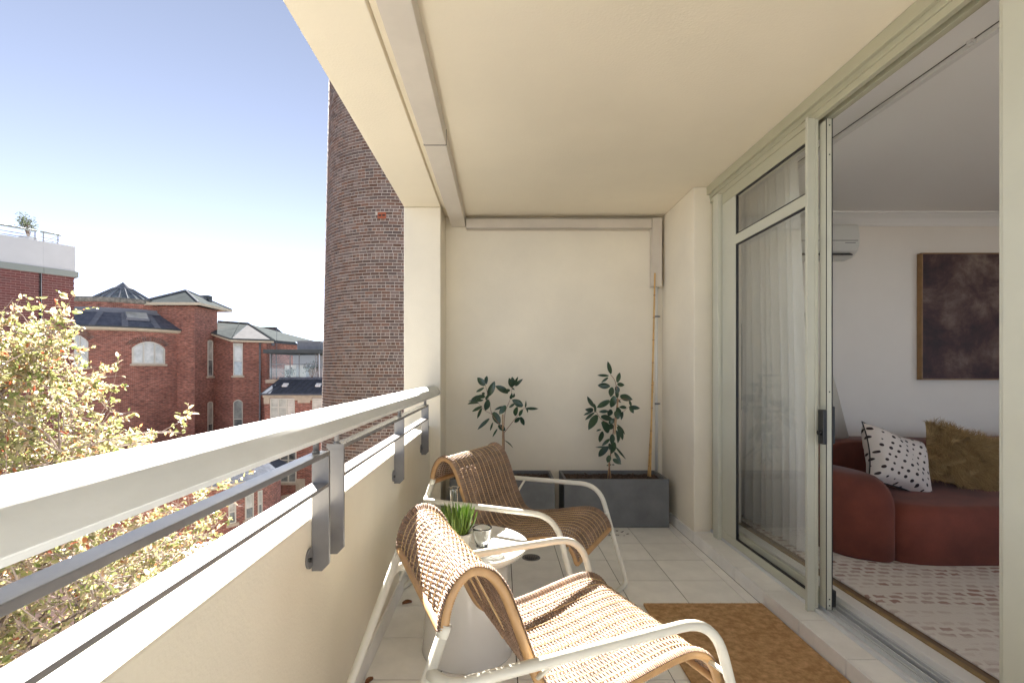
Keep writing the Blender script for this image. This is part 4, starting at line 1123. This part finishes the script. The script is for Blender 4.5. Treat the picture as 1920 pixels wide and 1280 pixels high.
# pavilion
YG = YP + 4.0; gx = lambda x: px(x, YG); gz = lambda y: pz(y, YG)
b = MB(); b.box(px(497, YP + 2.7), gx(640), YP + 2.76, YG + 6, r1 - .3, r1 - .02); b.build('terrace', M['stone'], PB)
b = MB(); b.box(gx(506), gx(610), YG - 1.2, YG + 5, gz(663), gz(656)); b.build('pavilion_roof', M['zinc'], PB, bevel=.02)
b = MB(); b.box(gx(546), gx(591), YG + 1.2, YG + 3, gz(655), gz(637)); b.build('plant_room', M['flash'], PB); b = MB(); b.box(gx(545), gx(593), YG + 1.1, YG + 3.1, gz(640) + .003, gz(638) + .003); b.build('plant_room_cap', M['steel'], PB)
b = MB(); b.box(gx(507), gx(603), YG + 4.5, YG + 4.7, r1, gz(663) - .002); b.build('back_wall', M['parapetgrey'], PB)
b = MB(); b.box(gx(506.5), gx(509), YG - .1, YG + .1, r1 - .1, gz(663)); b.box(gx(597), gx(599), YG - .1, YG + .1, r1 - .1, gz(663)); b.build('post', M['steel'], PB)
xs = [509, 518, 544, 561, 592]
for a_, b2 in zip(xs[:-1], xs[1:]):
    for (za, zb) in ((r1, gz(683)), (gz(683) + .05, gz(664))):
        b = MB(); b.box(gx(a_) + .03, gx(b2) - .03, YG - .01, YG + .01, za, zb); b.build('pane', M['glass'], PB)
    b = MB(); b.box(gx(b2) - .03, gx(b2) + .03, YG - .04, YG + .04, r1, gz(664)); b.build('mullion', M['steel'], PB)
b = MB(); b.box(gx(509), gx(592), YG - .03, YG + .03, gz(683) + .001, gz(683) + .049); b.build('transom', M['steel'], PB)
for a_, b2 in ((519, 541), (546, 560)):
    b = MB(); b.box(gx(a_), gx(b2), YG + 1.5, YG + 1.55, r1, gz(684)); b.build('blind', M['ivory'], PB)
b = MB(); b.box(px(506, YP + 2.9), px(610, YP + 2.9), YP + 2.9, YP + 2.92, r1 + .19, pz(690, YP + 2.9)); b.build('glass_balustrade', M['glass'], PB)
shrub('potted_shrub', 'green shrub behind the pavilion glass', 'potted shrub', (gx(577), YG + .9, r1), 1.35, .75, 420, .16, 9, M['grayleaf'])
shrub('potted_shrub', 'small dark plant behind the left pavilion panes', 'potted shrub', (gx(533), YG + .8, r1), .85, .5, 280, .14, 12, M['pleaf'])
# gabled roof house behind
YH = 58.0; hx = lambda x: px(x, YH); hz = lambda y: pz(y, YH)
GH = thing('gabled_house', 'distant grey gabled roof behind the hall wing', 'house', (hx(510), YH + 4, GZ))
g0 = Vector((hx(470), YH, hz(614))); g1 = Vector((hx(518), YH, hz(614)))
b = MB(); b.add([(hx(470), YH - 4, hz(668)), (hx(524), YH - 4, hz(668)), g1, g0], [(0, 1, 2, 3)]); b.build('roof', M['corr'], GH)
b = MB(); b.add([(hx(518) , YH, hz(614)), (hx(524), YH - 4, hz(668)), (hx(548), YH + 3, hz(660)), (hx(545), YH + 5, hz(655))], [(0, 1, 2, 3)]); b.build('roof', M['zinc'], GH)
b = MB(); b.box(hx(466), hx(518), YH - .3, YH + .3, hz(616), hz(613)); b.build('ridge_cap', M['zinc'], GH)
b = MB(); b.box(hx(468), hx(546), YH - 3.6, YH + 5, GZ, hz(669)); b.build('wall', M['parapetgrey'], GH)
for (xa, xb, ya, yb) in ((513, 519, 647, 657), (521, 527, 645, 657), (528, 534, 648, 657)):
    b = MB(); b.box(hx(xa), hx(xb), YH - 5.2, YH - 4.6, hz(yb + 4), hz(ya)); b.build('roof_vent', M['flash'], GH)
# antenna
YA = 44.0
an = thing('tv_antenna', 'thin television antenna above the roofs right of the tower', 'antenna', P(519, 640, YA))
b = MB(); b.tube([P(519, 660, YA), P(519, 597, YA)], .018, 5); b.build('mast', M['flash'], an)
b = MB(); b.tube([P(507, 597, YA), P(531, 597, YA)], .02, 4)
for xk in range(508, 532, 4): b.tube([P(xk, 597, YA) + Vector((0, -.3, .01)), P(xk, 597, YA) + Vector((0, .3, .01))], .012, 4)
b.build('boom', M['flash'], an)
# white parasol down in the courtyard
um = thing('garden_parasol', 'white canvas parasol down in the courtyard below the railing', 'parasol', (-13.0, 22.0, GZ))
b = MB(); b.lathe([(1.15, -6.75), (1.12, -6.66), (.6, -6.5), (0, -6.36)], (-13.0, 22.0, 0), 8); b.build('canopy', M['ivory'], um)
b = MB(); b.tube([(-13.0, 22.0, GZ), (-13.0, 22.0, -6.4)], .03, 8); b.build('pole', M['steel'], um, True)

# ------------------------------------------------------------------ tree beside the balcony
def tree(label, bx, by, env, ztop, n1, n2, n3, nl, ls, seed, near=None):
    rnd = random.Random(seed)
    t = thing('leafy_tree', label, 'tree', (bx, by, GZ))
    def rad(z):
        for (za, ra), (zb, rb) in zip(env[:-1], env[1:]):
            if zb <= z <= za: return ra + (rb - ra) * (za - z) / (za - zb)
        return 0
    zlo = env[-1][0]
    tr = MB(); trunk = [Vector((bx, by, GZ)), Vector((bx + .15, by - .1, GZ + 3)), Vector((bx - .1, by, zlo)), Vector((bx, by + .1, (zlo + ztop) / 2)), Vector((bx + .05, by, ztop - .6))]
    tp = catmull(trunk, 8); n = len(tp)
    tr.tube(tp, [.19 * (1 - .9 * i / (n - 1)) + .008 for i in range(n)], 10); tr.build('trunk', M['bark'], t, True)
    wts = []
    def sample():
        while True:
            z = rnd.uniform(zlo, ztop); r = rad(z)
            if rnd.random() < (r / 3.9) ** 1.3: break
        a = rnd.uniform(0, 2 * PI); q = rnd.random() ** .42
        lump = 1 + .16 * math.sin(a * 5 + z * 2.3) + .10 * math.sin(a * 9 - z * 4)
        return Vector((bx + math.cos(a) * r * q * lump, by + math.sin(a) * r * q * lump, z))
    limbs = MB(); twigs = MB(); lv = []
    ends = []
    for k in range(n1):
        e = sample(); zb = max(GZ + 3, e.z - rnd.uniform(1.2, 3.0)); s_ = min(tp, key=lambda p: abs(p.z - zb))
        mid = s_.lerp(e, .5) + Vector((rnd.gauss(0, .2), rnd.gauss(0, .2), .25))
        pts = catmull([s_, mid, e], 5); m = len(pts); limbs.tube(pts, [.038 * (1 - .85 * i / (m - 1)) for i in range(m)], 6); ends.append(pts)
    limbs.build('limbs', M['bark'], t, True)
    for k in range(n2):
        e = sample(); pts = rnd.choice(ends) if rnd.random() < .15 else min((rnd.choice(ends) for _ in range(14)), key=lambda q: min((p - e).length for p in q[3:]))
        s_ = min(pts[2:], key=lambda p: (p - e).length)
        if (s_ - e).length > 1.8: s_ = e + (s_ - e).normalized() * 1.8
        mid = s_.lerp(e, .55) + Vector((rnd.gauss(0, .1), rnd.gauss(0, .1), .1))
        q = catmull([s_, mid, e], 3); m = len(q); twigs.tube(q, [.011 * (1 - .75 * i / (m - 1)) for i in range(m)], 4, caps=False)
        for j in range(n3):
            f_ = rnd.uniform(.35, 1); p = q[min(m - 1, int(f_ * m))]
            d = (Vector((rnd.gauss(0, 1), rnd.gauss(0, 1), rnd.gauss(.25, .8)))).normalized() * rnd.uniform(.18, .5)
            pe = p + d; pm_ = p.lerp(pe, .5) + Vector((0, 0, rnd.uniform(-.04, .06)))
            twigs.tube([p, pm_, pe], [.0042, .0032, .0015], 3, caps=False)
            bare = rnd.random() < (.30 if pe.z > -.8 else .62)
            for i in range(nl if not bare else 1):
                c = p.lerp(pe, rnd.uniform(.25, 1.02)); lv.append((c, d))
    tag(twigs.build('twigs', M['twig'], t, True), kind='stuff')
    rest = MB(); cand = []
    for (c, d) in lv:
        dd = (d.normalized() * .5 + Vector((rnd.gauss(0, .6), rnd.gauss(0, .6), rnd.gauss(-.05, .5)))).normalized()
        L_ = ls * rnd.uniform(.5, 1.4); s_ = dd.cross(Vector((rnd.gauss(0, 1), rnd.gauss(0, 1), rnd.gauss(.6, 1)))).normalized(); u_ = s_.cross(dd)
        w_ = L_ * .24
        vsx = [c, c + dd * L_ * .35 + s_ * w_ + u_ * w_ * .3, c + dd * L_ * .75 + s_ * w_ * .75 + u_ * w_ * .1, c + dd * L_ - u_ * L_ * .12, c + dd * L_ * .75 - s_ * w_ * .75 + u_ * w_ * .1, c + dd * L_ * .35 - s_ * w_ + u_ * w_ * .3, c + dd * L_ * .5]
        fs = [(0, 6, 1), (1, 6, 2), (2, 6, 3), (3, 6, 4), (4, 6, 5), (5, 6, 0)]
        x, y = proj(c)
        cand.append((c.length if (0 < x < 420 and 560 < y < 1240) else 99, vsx, fs))
    cand.sort(key=lambda q: q[0])
    for i, (k, vsx, fs) in enumerate(cand):
        if i < 220 and k < 90:
            b = MB(); b.add(vsx, fs); b.build('leaf', M['leaf'], t)
        else: rest.add(vsx, fs)
    tag(rest.build('foliage', M['leaf'], t), kind='stuff')
    return t
ENV = [(2.45, .25), (2.0, 1.15), (1.25, 1.8), (.2, 2.3), (-1.0, 3.0), (-2.5, 3.8), (-4.5, 3.5), (-6.0, 1.2)]
tree('leafy tree with yellow green and red autumn leaves beside the railing', -7.6, 7.0, ENV, 2.4, 84, 1400, 9, 12, .084, 14)
# ------------------------------------------------------------------ rattan chairs
PROF = [(-.085, .650), (-.078, .700), (-.055, .752), (-.018, .780), (.022, .772), (.056, .735), (.082, .680), (.110, .605), (.140, .525), (.170, .460), (.200, .415), (.240, .392), (.300, .393), (.400, .410), (.500, .433), (.580, .450), (.635, .453), (.680, .436), (.712, .400), (.730, .355)]
def resample(pts, step):
    pts = catmull(pts, 14); out = [pts[0].copy()]; acc = 0
    for i in range(1, len(pts)):
        a, b_ = pts[i - 1], pts[i]; L = (b_ - a).length
        while acc + L >= step:
            t = (step - acc) / L; a = a.lerp(b_, t); out.append(a.copy()); L = (b_ - a).length; acc = 0
        acc += L
    return out
HW = .285
def chair(name, label):
    t = thing(name, label, 'armchair', (0, 0, 0), group='rattan lounge chairs')
    prof = resample([(x, 0, z) for x, z in PROF], .0058)
    m = len(prof)
    nor = []
    for i in range(m):
        d = prof[min(i + 1, m - 1)] - prof[max(i - 1, 0)]; d.normalize()
        nor.append((d, Vector((-d.z, 0, d.x))))
    # woven strands
    wv = MB(); half = .0232; ns = int(2 * (HW + .009) / (half / 2.4))
    rnd = random.Random(5)
    for i in range(1, m - 1):
        p = prof[i]; d, nn = nor[i]
        ph = PI * (i % 2); vsx = []; fs = []
        jit = rnd.uniform(-.0006, .0006)
        for k in range(ns + 1):
            y = -HW - .009 + 2 * (HW + .009) * k / ns
            off = .0029 * math.sin(PI * (y / half) + ph)
            ed = (abs(y) - (HW - .024)) / .033
            if ed > 0:
                ed = min(1, ed); off = off * (1 - ed) + .0145 * math.sin(PI * min(1, ed * .80)) ** .8
            c = p + nn * (off + .001) + d * jit + Vector((0, y, 0))
            vsx += [c + d * .0031, c + nn * .0017, c - d * .0031, c - nn * .0016]
        for k in range(ns):
            a = 4 * k
            for q in range(4):
                q2 = (q + 1) % 4; fs.append((a + q, a + 4 + q, a + 4 + q2, a + q2))
        wv.add(vsx, fs)
    tag(wv.build('weave', M['rattan'], t, True, local=True), kind='stuff')
    # warp canes and pale stitching cords
    for k in range(11):
        y = -.24 + k * .048
        c = MB(); c.tube([(p.x + nn.x * -.0002, y + .0116, p.z + nn.z * -.0002) for p, (d, nn) in list(zip(prof, nor))[::3]], .0022, 5); 
        c.tube([(p.x, y - .0116, p.z) for p in prof[::3]], .0022, 5)
        tag(c.build('warp_cane', M['rattan'], t, True, local=True))
        c = MB(); c.tube([(p.x + nn.x * (.0044 + .0012 * math.sin(i * PI / 1.5)), y, p.z + nn.z * (.0044 + .0012 * math.sin(i * PI / 1.5))) for i, (p, (d, nn)) in enumerate(zip(prof, nor))], .0019, 4)
        tag(c.build('stitching_cord', M['cord'], t, True, local=True))
    # wrapped side rails
    fine = resample([(x, 0, z) for x, z in PROF], .0033)
    for s in (-1, 1):
        c = MB(); c.tube([(p.x, s * HW, p.z) for p in fine], [.0118 + (.0022 if i % 2 else 0) for i in range(len(fine))], 12)
        c.build('side_rail', M['rattanwrap'], t, True, local=True)
    for (x, z, r) in ((PROF[0][0], PROF[0][1], .0130), (PROF[-1][0], PROF[-1][1], .0130)):
        c = MB(); n = 150; c.tube([(x, -HW + 2 * HW * k / n, z) for k in range(n + 1)], [r + (.001 if k % 2 else 0) for k in range(n + 1)], 10)
        c.build('end_rail', M['rattanwrap'], t, True, local=True)
    # steel frame: rear hoop and arm hoop
    R = .0140
    pr = roundpath([(-.083, -HW, .655), (-.325, -.30, .016), (-.325, .30, .016), (-.083, HW, .655)], .05)
    c = MB(); c.tube(pr, R, 12); c.build('rear_leg', M['whitemetal'], t, True, local=True)
    for s in (-1, 1):
        c = MB(); c.tube([(-.079, s * HW, .668), (-.0835, s * HW, .655), (-.0885, s * HW, .641)], .0148, 12); c.build('ferrule', M['whitemetal'], t, True, local=True)
    a = [(-.117, .296, .566), (-.098, .35, .565), (.655, .352, .580), (.815, .372, .016), (.765, .20, .016)]
    full = [(x, y, z) for x, y, z in a] + [(x, -y, z) for x, y, z in a[::-1]]
    full = [(-.117, .292, .566), (-.085, .352, .565), (.650, .352, .582), (.808, .368, .030), (.770, .25, .0155), (.770, -.25, .0155), (.808, -.368, .030), (.650, -.352, .582), (-.085, -.352, .565), (-.117, -.292, .566)]
    pr = roundpath(full, [0, .05, .115, .05, .06, .06, .05, .115, .05, 0], 8)
    c = MB(); c.tube(pr, R, 12); c.build('arm_frame', M['whitemetal'], t, True, local=True)
    for s in (-1, 1):
        c = MB(); c.tube([(.150, s * (HW + .01), .500), (.175, s * .352, .568)], .007, 8); c.build('bracket', M['whitemetal'], t, True, local=True)
        c = MB(); c.tube([(.690, s * (HW + .01), .425), (.696, s * .356, .42)], .007, 8)
        c.build('bracket', M['whitemetal'], t, True, local=True)
    for y in (-.10, .10):
        c = MB(); c.tube([(.012, y, .765), (.215, y, .385)], .003, 6); c.build('brace_wire', M['cord'], t, True, local=True)
    return t
ch = chair('lounge_chair', 'sunlit rattan lounge chair with white tube arms nearest the camera')
ch2 = copy_tree(ch)
ch.location = (-.155, 1.435, .0005); ch.rotation_euler = (0, 0, math.radians(21.2))
ch2['label'] = 'shaded rattan lounge chair with white tube arms in front of the planters'
ch2.location = (-.160, 2.895, .0005); ch2.rotation_euler = (0, 0, math.radians(-27.5))

# ------------------------------------------------------------------ side table and what stands on it
TX, TY, TZ = -.147, 2.245, .470
st = thing('side_table', 'round white pedestal side table between the rattan chairs', 'side table', (TX, TY, 0))
t = MB(); t.lathe([(.150, .40), (.175, .385), (.178, .36), (.186, .22), (.197, .08), (.205, .006), (.203, .001), (0, .001)][::-1], (TX, TY, 0), 64); t.build('base', M['table'], st, True)
t = MB(); t.lathe([(0, .405), (.14, .402), (.205, .416), (.250, .440), (.270, .462), (.2735, .469), (.272, .4735), (.266, .474), (.258, .4705), (.20, .470), (0, .470)], (TX, TY, 0), 72); t.build('tabletop', M['table'], st, True)
# potted grass
gp = thing('potted_plant', 'small spiky green plant in a white pot on the side table', 'potted plant', (-.178, 2.20, TZ))
t = MB(); t.lathe([(0, .0006), (.040, .0006), (.047, .03), (.053, .062), (.0535, .066), (.050, .066), (.047, .05), (0, .05)], (-.178, 2.20, TZ), 36); t.build('pot', M['potwhite'], gp, True)
t = MB(); t.lathe([(0, .055), (.03, .056), (.048, .054)], (-.178, 2.20, TZ), 24); t.build('soil', M['soil'], gp)
t = MB(); rnd = random.Random(11)
for k in range(190):
    a = rnd.uniform(0, 2 * PI); r = .040 * math.sqrt(rnd.random()); lean = r / .040 * rnd.uniform(.3, .85) + rnd.uniform(0, .12)
    b0 = Vector((-.186 + r * math.cos(a) * .7, 2.20 + r * math.sin(a) * .7, TZ + .052)); L_ = rnd.uniform(.07, .145)
    d = Vector((math.cos(a) * lean, math.sin(a) * lean, 1)).normalized()
    mid = b0 + d * L_ * .55; tip = b0 + d * L_ + Vector((-math.cos(a), -math.sin(a), 0)) * .02 * lean + Vector((0, 0, .012))
    pts = [b0, mid, mid.lerp(tip, .6), tip]
    t.tube(pts, [.0026, .0040, .0034, .0006], 5, caps=False)
tag(t.build('foliage', M['grass'], gp, True), kind='stuff')
# carafe
cv = thing('glass_carafe', 'clear glass carafe with a tall narrow neck on the side table', 'carafe', (-.235, 2.36, TZ))
prf = [(0, .001), (.050, .001), (.058, .006), (.060, .02), (.057, .045), (.048, .075), (.033, .098), (.0215, .112), (.0195, .13), (.0195, .205), (.022, .213), (.029, .2165), (.029, .2185), (.0205, .2165), (.0175, .206), (.0175, .131), (.0195, .113), (.031, .099), (.046, .075), (.055, .045), (.058, .02), (.055, .008), (0, .005)]
t = MB(); t.lathe(prf, (-.222, 2.39, TZ + .0005), 40); t.build('bottle', M['clear'], cv, True)
# mug
mg = thing('glass_mug', 'clear glass mug with a handle on the side table', 'mug', (-.078, 2.17, TZ))
mc = (-.080, 2.185, TZ + .0005)
t = MB(); t.lathe([(0, .0008), (.024, .0008), (.028, .004), (.034, .04), (.0405, .084), (.0435, .092), (.0420, .0925), (.039, .085), (.0325, .042), (.0265, .010), (0, .007)], mc, 36); t.build('cup', M['clear'], mg, True)
t = MB(); t.tube(catmull([(mc[0] - .040, mc[1] - .004, TZ + .075), (mc[0] - .058, mc[1] - .006, TZ + .066), (mc[0] - .060, mc[1] - .006, TZ + .045), (mc[0] - .046, mc[1] - .004, TZ + .028), (mc[0] - .033, mc[1] - .003, TZ + .026)], 5), .0045, 8); t.build('handle', M['clear'], mg, True)

# ------------------------------------------------------------------ doormat
t = MB(); n = 34
t.box(.762, 1.393, 1.50, 2.642, .0015, .0155)
dm = thing('doormat', 'plain brown coir doormat against the tiled step', 'doormat', (1.08, 2.05, 0))
t.build('mat', M['coir'], dm, bevel=.003)
t = MB(); rnd = random.Random(21)
for k in range(26000):
    x = rnd.uniform(.764, 1.391); y = rnd.uniform(1.502, 2.640); a = rnd.uniform(0, 2 * PI); l = rnd.uniform(.003, .008)
    c = Vector((x, y, .0152)); e = c + Vector((math.cos(a) * l, math.sin(a) * l, rnd.uniform(.002, .0055))); s_ = Vector((-math.sin(a), math.cos(a), 0)) * .0006
    t.add([c - s_, c + s_, e], [(0, 1, 2)])
tag(t.build('coir_fibres', M['coir'], dm), kind='stuff')

# ------------------------------------------------------------------ planters
def planter(label, x0, x1):
    y0_, y1_, zt_ = 3.954, 4.315, .387; th = .022
    p = thing('planter', label, 'planter', ((x0 + x1) / 2, 4.13, 0), group='charcoal trough planters')
    b = MB()
    o8 = [(x0, y0_), (x1, y0_), (x1, y1_), (x0, y1_)]; i8 = [(x0 + th, y0_ + th), (x1 - th, y0_ + th), (x1 - th, y1_ - th), (x0 + th, y1_ - th)]
    vsx = [(x, y, .002) for x, y in o8] + [(x, y, zt_) for x, y in o8] + [(x, y, zt_) for x, y in i8] + [(x, y, .30) for x, y in i8]
    fs = [(3, 2, 1, 0)]
    for k in range(4):
        k2 = (k + 1) % 4
        fs += [(k, k2, 4 + k2, 4 + k), (4 + k, 4 + k2, 8 + k2, 8 + k), (8 + k, 8 + k2, 12 + k2, 12 + k)]
    fs.append((12, 13, 14, 15))
    b.add(vsx, fs); b.build('trough', M['planter'], p, bevel=.004)
    b = MB(); nx, ny = 40, 16; rnd = random.Random(int(x0 * 100) + 300); vsx = []; fs = []
    for j in range(ny + 1):
        for i in range(nx + 1):
            vsx.append((x0 + th + .001 + (x1 - x0 - 2 * th - .002) * i / nx, y0_ + th + .001 + (y1_ - y0_ - 2 * th - .002) * j / ny, .352 + rnd.uniform(-.006, .012)))
    for j in range(ny):
        for i in range(nx):
            a = j * (nx + 1) + i; fs.append((a, a + 1, a + nx + 2, a + nx + 1))
    b.add(vsx, fs)
    for k in range(160):
        c = Vector((rnd.uniform(x0 + .04, x1 - .04), rnd.uniform(y0_ + .04, y1_ - .04), .362)); a = rnd.uniform(0, PI); l = rnd.uniform(.006, .018)
        b.obox(c, (math.cos(a) * l, math.sin(a) * l, rnd.uniform(-.004, .006)), (-math.sin(a) * .005, math.cos(a) * .005, 0), (0, 0, .003))
    tag(b.build('soil', M['soil'], p), kind='stuff')
    return p
planter('charcoal trough planter half hidden behind the far rattan chair', -.405, .434)
planter('charcoal trough planter in the right corner below the bamboo canes', .510, 1.348)

def leafmesh(base, tip, wd, dep, rnd):
    d = tip - base; L_ = d.length; d = d / L_
    face = Vector((rnd.uniform(-.5, .5), -1, rnd.uniform(-.1, .7))).normalized()
    side = d.cross(face).normalized(); up = side.cross(d).normalized()
    if up.dot(Vector((0, -1, .3))) < 0: up = -up
    N_ = 7; vsx = []; fs = []; curl = rnd.uniform(-.10, .16) * L_; fold = rnd.uniform(.15, .4)
    for i in range(N_ + 1):
        q = i / N_
        wq = wd / 2 * (math.sin(PI * min(1, q * .94 + .06)) ** .75) * (1 - .12 * q)
        if i == N_: wq = .0004
        c = base + d * L_ * q + up * curl * math.sin(PI * q * .9)
        vsx += [c - side * wq + up * wq * fold, c, c + side * wq + up * wq * fold]
    for i in range(N_):
        a = 3 * i; fs += [(a, a + 1, a + 4, a + 3), (a + 1, a + 2, a + 5, a + 4)]
    b = MB(); b.add(vsx, fs); return b
def plant(label, ox, oy, sc, Yd, leaves, stems, stakes, seed):
    rnd = random.Random(seed)
    base = P(ox + stems[0][0][0] / sc, oy + stems[0][0][1] / sc, Yd)
    t = thing('magnolia_sapling', label, 'plant', (base.x, base.y, .36), group='magnolia saplings in the planters')
    pp_ = lambda x, y, dy=0: P(ox + x / sc, oy + y / sc, Yd + dy)
    for (s_, r0, r1) in [(s[:-1], *s[-1]) for s in stems]:
        b = MB(); pts = catmull([pp_(x, y, .02 * math.sin(i * 2.1 + seed)) for i, (x, y) in enumerate(s_)], 5)
        n = len(pts); b.tube(pts, [r0 + (r1 - r0) * i / (n - 1) for i in range(n)], 7)
        b.build('stem', M['stem'], t, True)
    for (x0, y0_, x1, y1_) in stakes:
        b = MB(); b.tube([pp_(x0, y0_, .015), pp_(x1, y1_, .015)], .0055, 6); b.build('stake', M['stake'], t, True)
    for (x0, y0_, x1, y1_, w_) in leaves:
        da = rnd.uniform(-.05, .05); db = da + rnd.uniform(-.06, .06)
        leafmesh(pp_(x0, y0_, da), pp_(x1, y1_, db), w_ / sc / F * Yd * 1.05, 0, rnd).build('leaf', M['pleaf'], t, True)
LL = [(390,260,280,140,95),(415,240,425,118,58),(440,420,540,192,100),(380,290,262,355,42),(395,425,240,440,62),(375,410,365,362,50),(370,480,140,490,42),(330,410,185,470,50),(300,520,135,545,52),(350,480,235,500,60),(350,570,200,650,50),(350,600,278,755,60),(440,470,400,635,100),(460,755,282,922,55),(512,815,472,938,30),(580,910,508,1032,34),(520,660,620,850,115),(590,860,702,935,88),(705,560,605,692,85),(690,570,535,628,40),(740,370,548,265,95),(765,320,700,355,60),(805,290,755,145,75),(812,270,800,128,80),(830,260,890,128,42),(850,265,968,160,55),(800,300,842,330,28),(780,460,800,368,48),(818,440,832,372,38),(960,570,800,470,105),(840,530,755,592,42),(880,580,850,712,75),(1000,605,1198,606,48),(1000,590,1008,482,26),(1010,600,1030,668,34),(960,620,908,720,52),(925,730,985,858,66),(920,740,838,812,60),(690,1080,812,1196,20),(440,430,400,470,60),(420,440,455,400,40)]
LS = [[(680,1460),(682,1200),(680,970),(.006,.004)],[(680,970),(620,850),(500,690),(450,450),(400,250),(.0035,.0015)],[(680,880),(700,650),(770,470),(805,270),(.003,.0015)],[(680,970),(860,740),(990,590),(.003,.0015)],[(500,690),(390,630),(290,520),(.002,.001)]]
plant('open branched magnolia sapling rising behind the far rattan chair', 860, 690, 8, 4.10, LL, LS, [(662, 690, 662, 1460)], 3)
RL = [(365,170,330,38,45),(340,190,222,186,30),(335,208,262,262,28),(355,300,225,290,62),(430,260,458,155,45),(430,280,507,285,48),(420,300,442,372,52),(375,310,362,412,60),(400,400,362,520,72),(350,450,218,522,60),(460,400,592,440,72),(430,420,418,325,40),(560,450,575,512,30),(555,515,668,530,48),(560,520,602,582,42),(525,520,448,520,40),(190,520,118,402,50),(198,575,188,478,30),(180,550,90,540,52),(190,575,95,652,36),(170,560,78,602,26),(220,600,128,757,78),(335,560,238,565,36),(360,540,345,612,62),(430,520,432,642,80),(485,565,473,652,35),(260,620,385,640,75),(268,670,335,785,88),(330,740,385,700,60),(270,770,248,885,66),(262,750,213,766,20),(350,850,268,922,36),(320,930,202,936,18),(380,800,368,905,62),(430,700,508,806,30),(430,720,484,862,56),(420,760,432,892,46),(400,880,365,1005,64),(340,930,238,1032,70),(360,900,345,962,55),(412,930,522,1062,24),(400,985,468,1092,36),(385,1060,473,1112,48),(350,1020,330,1097,52),(370,1115,318,1126,18),(375,1118,402,1120,14),(410,560,450,640,60),(400,640,340,690,55),(420,440,470,470,40)]
RS = [[(352,1300),(350,1120),(362,1000),(398,700),(430,450),(412,260),(358,175),(.006,.002)],[(330,680),(260,640),(210,560),(190,480),(.003,.0015)],[(470,590),(500,560),(552,512),(.002,.0012)],[(430,470),(480,430),(570,450),(.0025,.0015)]]
plant('tall leafy magnolia sapling standing in the right corner planter', 1080, 670, 5.565, 4.09, RL, RS, [(325, 1290, 352, 1110), (370, 1290, 340, 1100), (405, 800, 440, 430)], 8)

# bamboo canes
def cane(label, a, b, r, seed):
    t = thing('bamboo_cane', label, 'cane', a, group='bamboo canes in the planter')
    m = MB(); n = 9; pts = []; rs = []
    A = Vector(a); B = Vector(b)
    for k in range(n):
        for (f_, rr) in ((0, 1.16), (.04, 1.0), (.96, 1.0)):
            pts.append(A.lerp(B, (k + f_) / n)); rs.append(r * rr * (1 - .25 * (k + f_) / n))
    pts.append(B); rs.append(r * .76)
    m.tube(pts, rs, 9); m.build('culm', M['bamboo'], t, True)
    for k in range(1, n):
        p = A.lerp(B, k / n); m = MB(); m.tube([p - (B - A).normalized() * .003, p + (B - A).normalized() * .003], r * 1.12, 8); m.build('node', M['stem'], t, True)
cane('tall bamboo cane leaning against the duct in the corner', P(1219, 893, 4.16), P(1228, 512, 4.235), .0085, 1)
cane('short thin bamboo cane beside the tall one in the corner planter', P(1215, 893, 4.19), P(1225, 715, 4.26), .0055, 2)

# ------------------------------------------------------------------ litter
b = MB(); rnd = random.Random(33)
for k in range(60):
    x = .55 + rnd.gauss(.22, .10); y = 3.90 - abs(rnd.gauss(0, .10)); s_ = rnd.uniform(.002, .007)
    b.obox((x, y, .0025), (s_, rnd.uniform(-s_, s_), 0), (rnd.uniform(-s_, s_), s_ * .5, 0), (0, 0, .0018))
tag(b.build('soil_crumbs', M['soil']), 'scattered dark soil crumbs on the tiles before the right planter', 'soil', kind='stuff')
def dryleaf(label, x, y, a, s_):
    b = MB(); vsx = []; fs = []
    for i in range(6):
        q = i / 5; wq = .42 * s_ * math.sin(PI * (q * .9 + .05)); c = Vector((math.cos(a), math.sin(a), 0)) * s_ * 2 * (q - .5); sd = Vector((-math.sin(a), math.cos(a), 0))
        vsx += [Vector((x, y, .012)) + c - sd * wq + Vector((0, 0, .5 * wq + .3 * s_ * (q - .5) ** 2)), Vector((x, y, .003)) + c, Vector((x, y, .014)) + c + sd * wq + Vector((0, 0, .7 * wq))]
    for i in range(5):
        k = 3 * i; fs += [(k, k + 1, k + 4, k + 3), (k + 1, k + 2, k + 5, k + 4)]
    b.add(vsx, fs); tag(b.build('dry_leaf', mat('dry_leaf', (.20, .075, .025), .7), smooth=True), label, 'dry leaf', 'dry leaves on the balcony floor')
dryleaf('curled dry brown leaf on the tiles by the parapet skirting', -.525, 1.985, 1.1, .024)
dryleaf('dry brown leaf on the tiles in front of the side table base', -.152, 1.99, .9, .022)
dryleaf('dry reddish leaf on the tiles behind the near chair', -.50, 2.66, .4, .026)
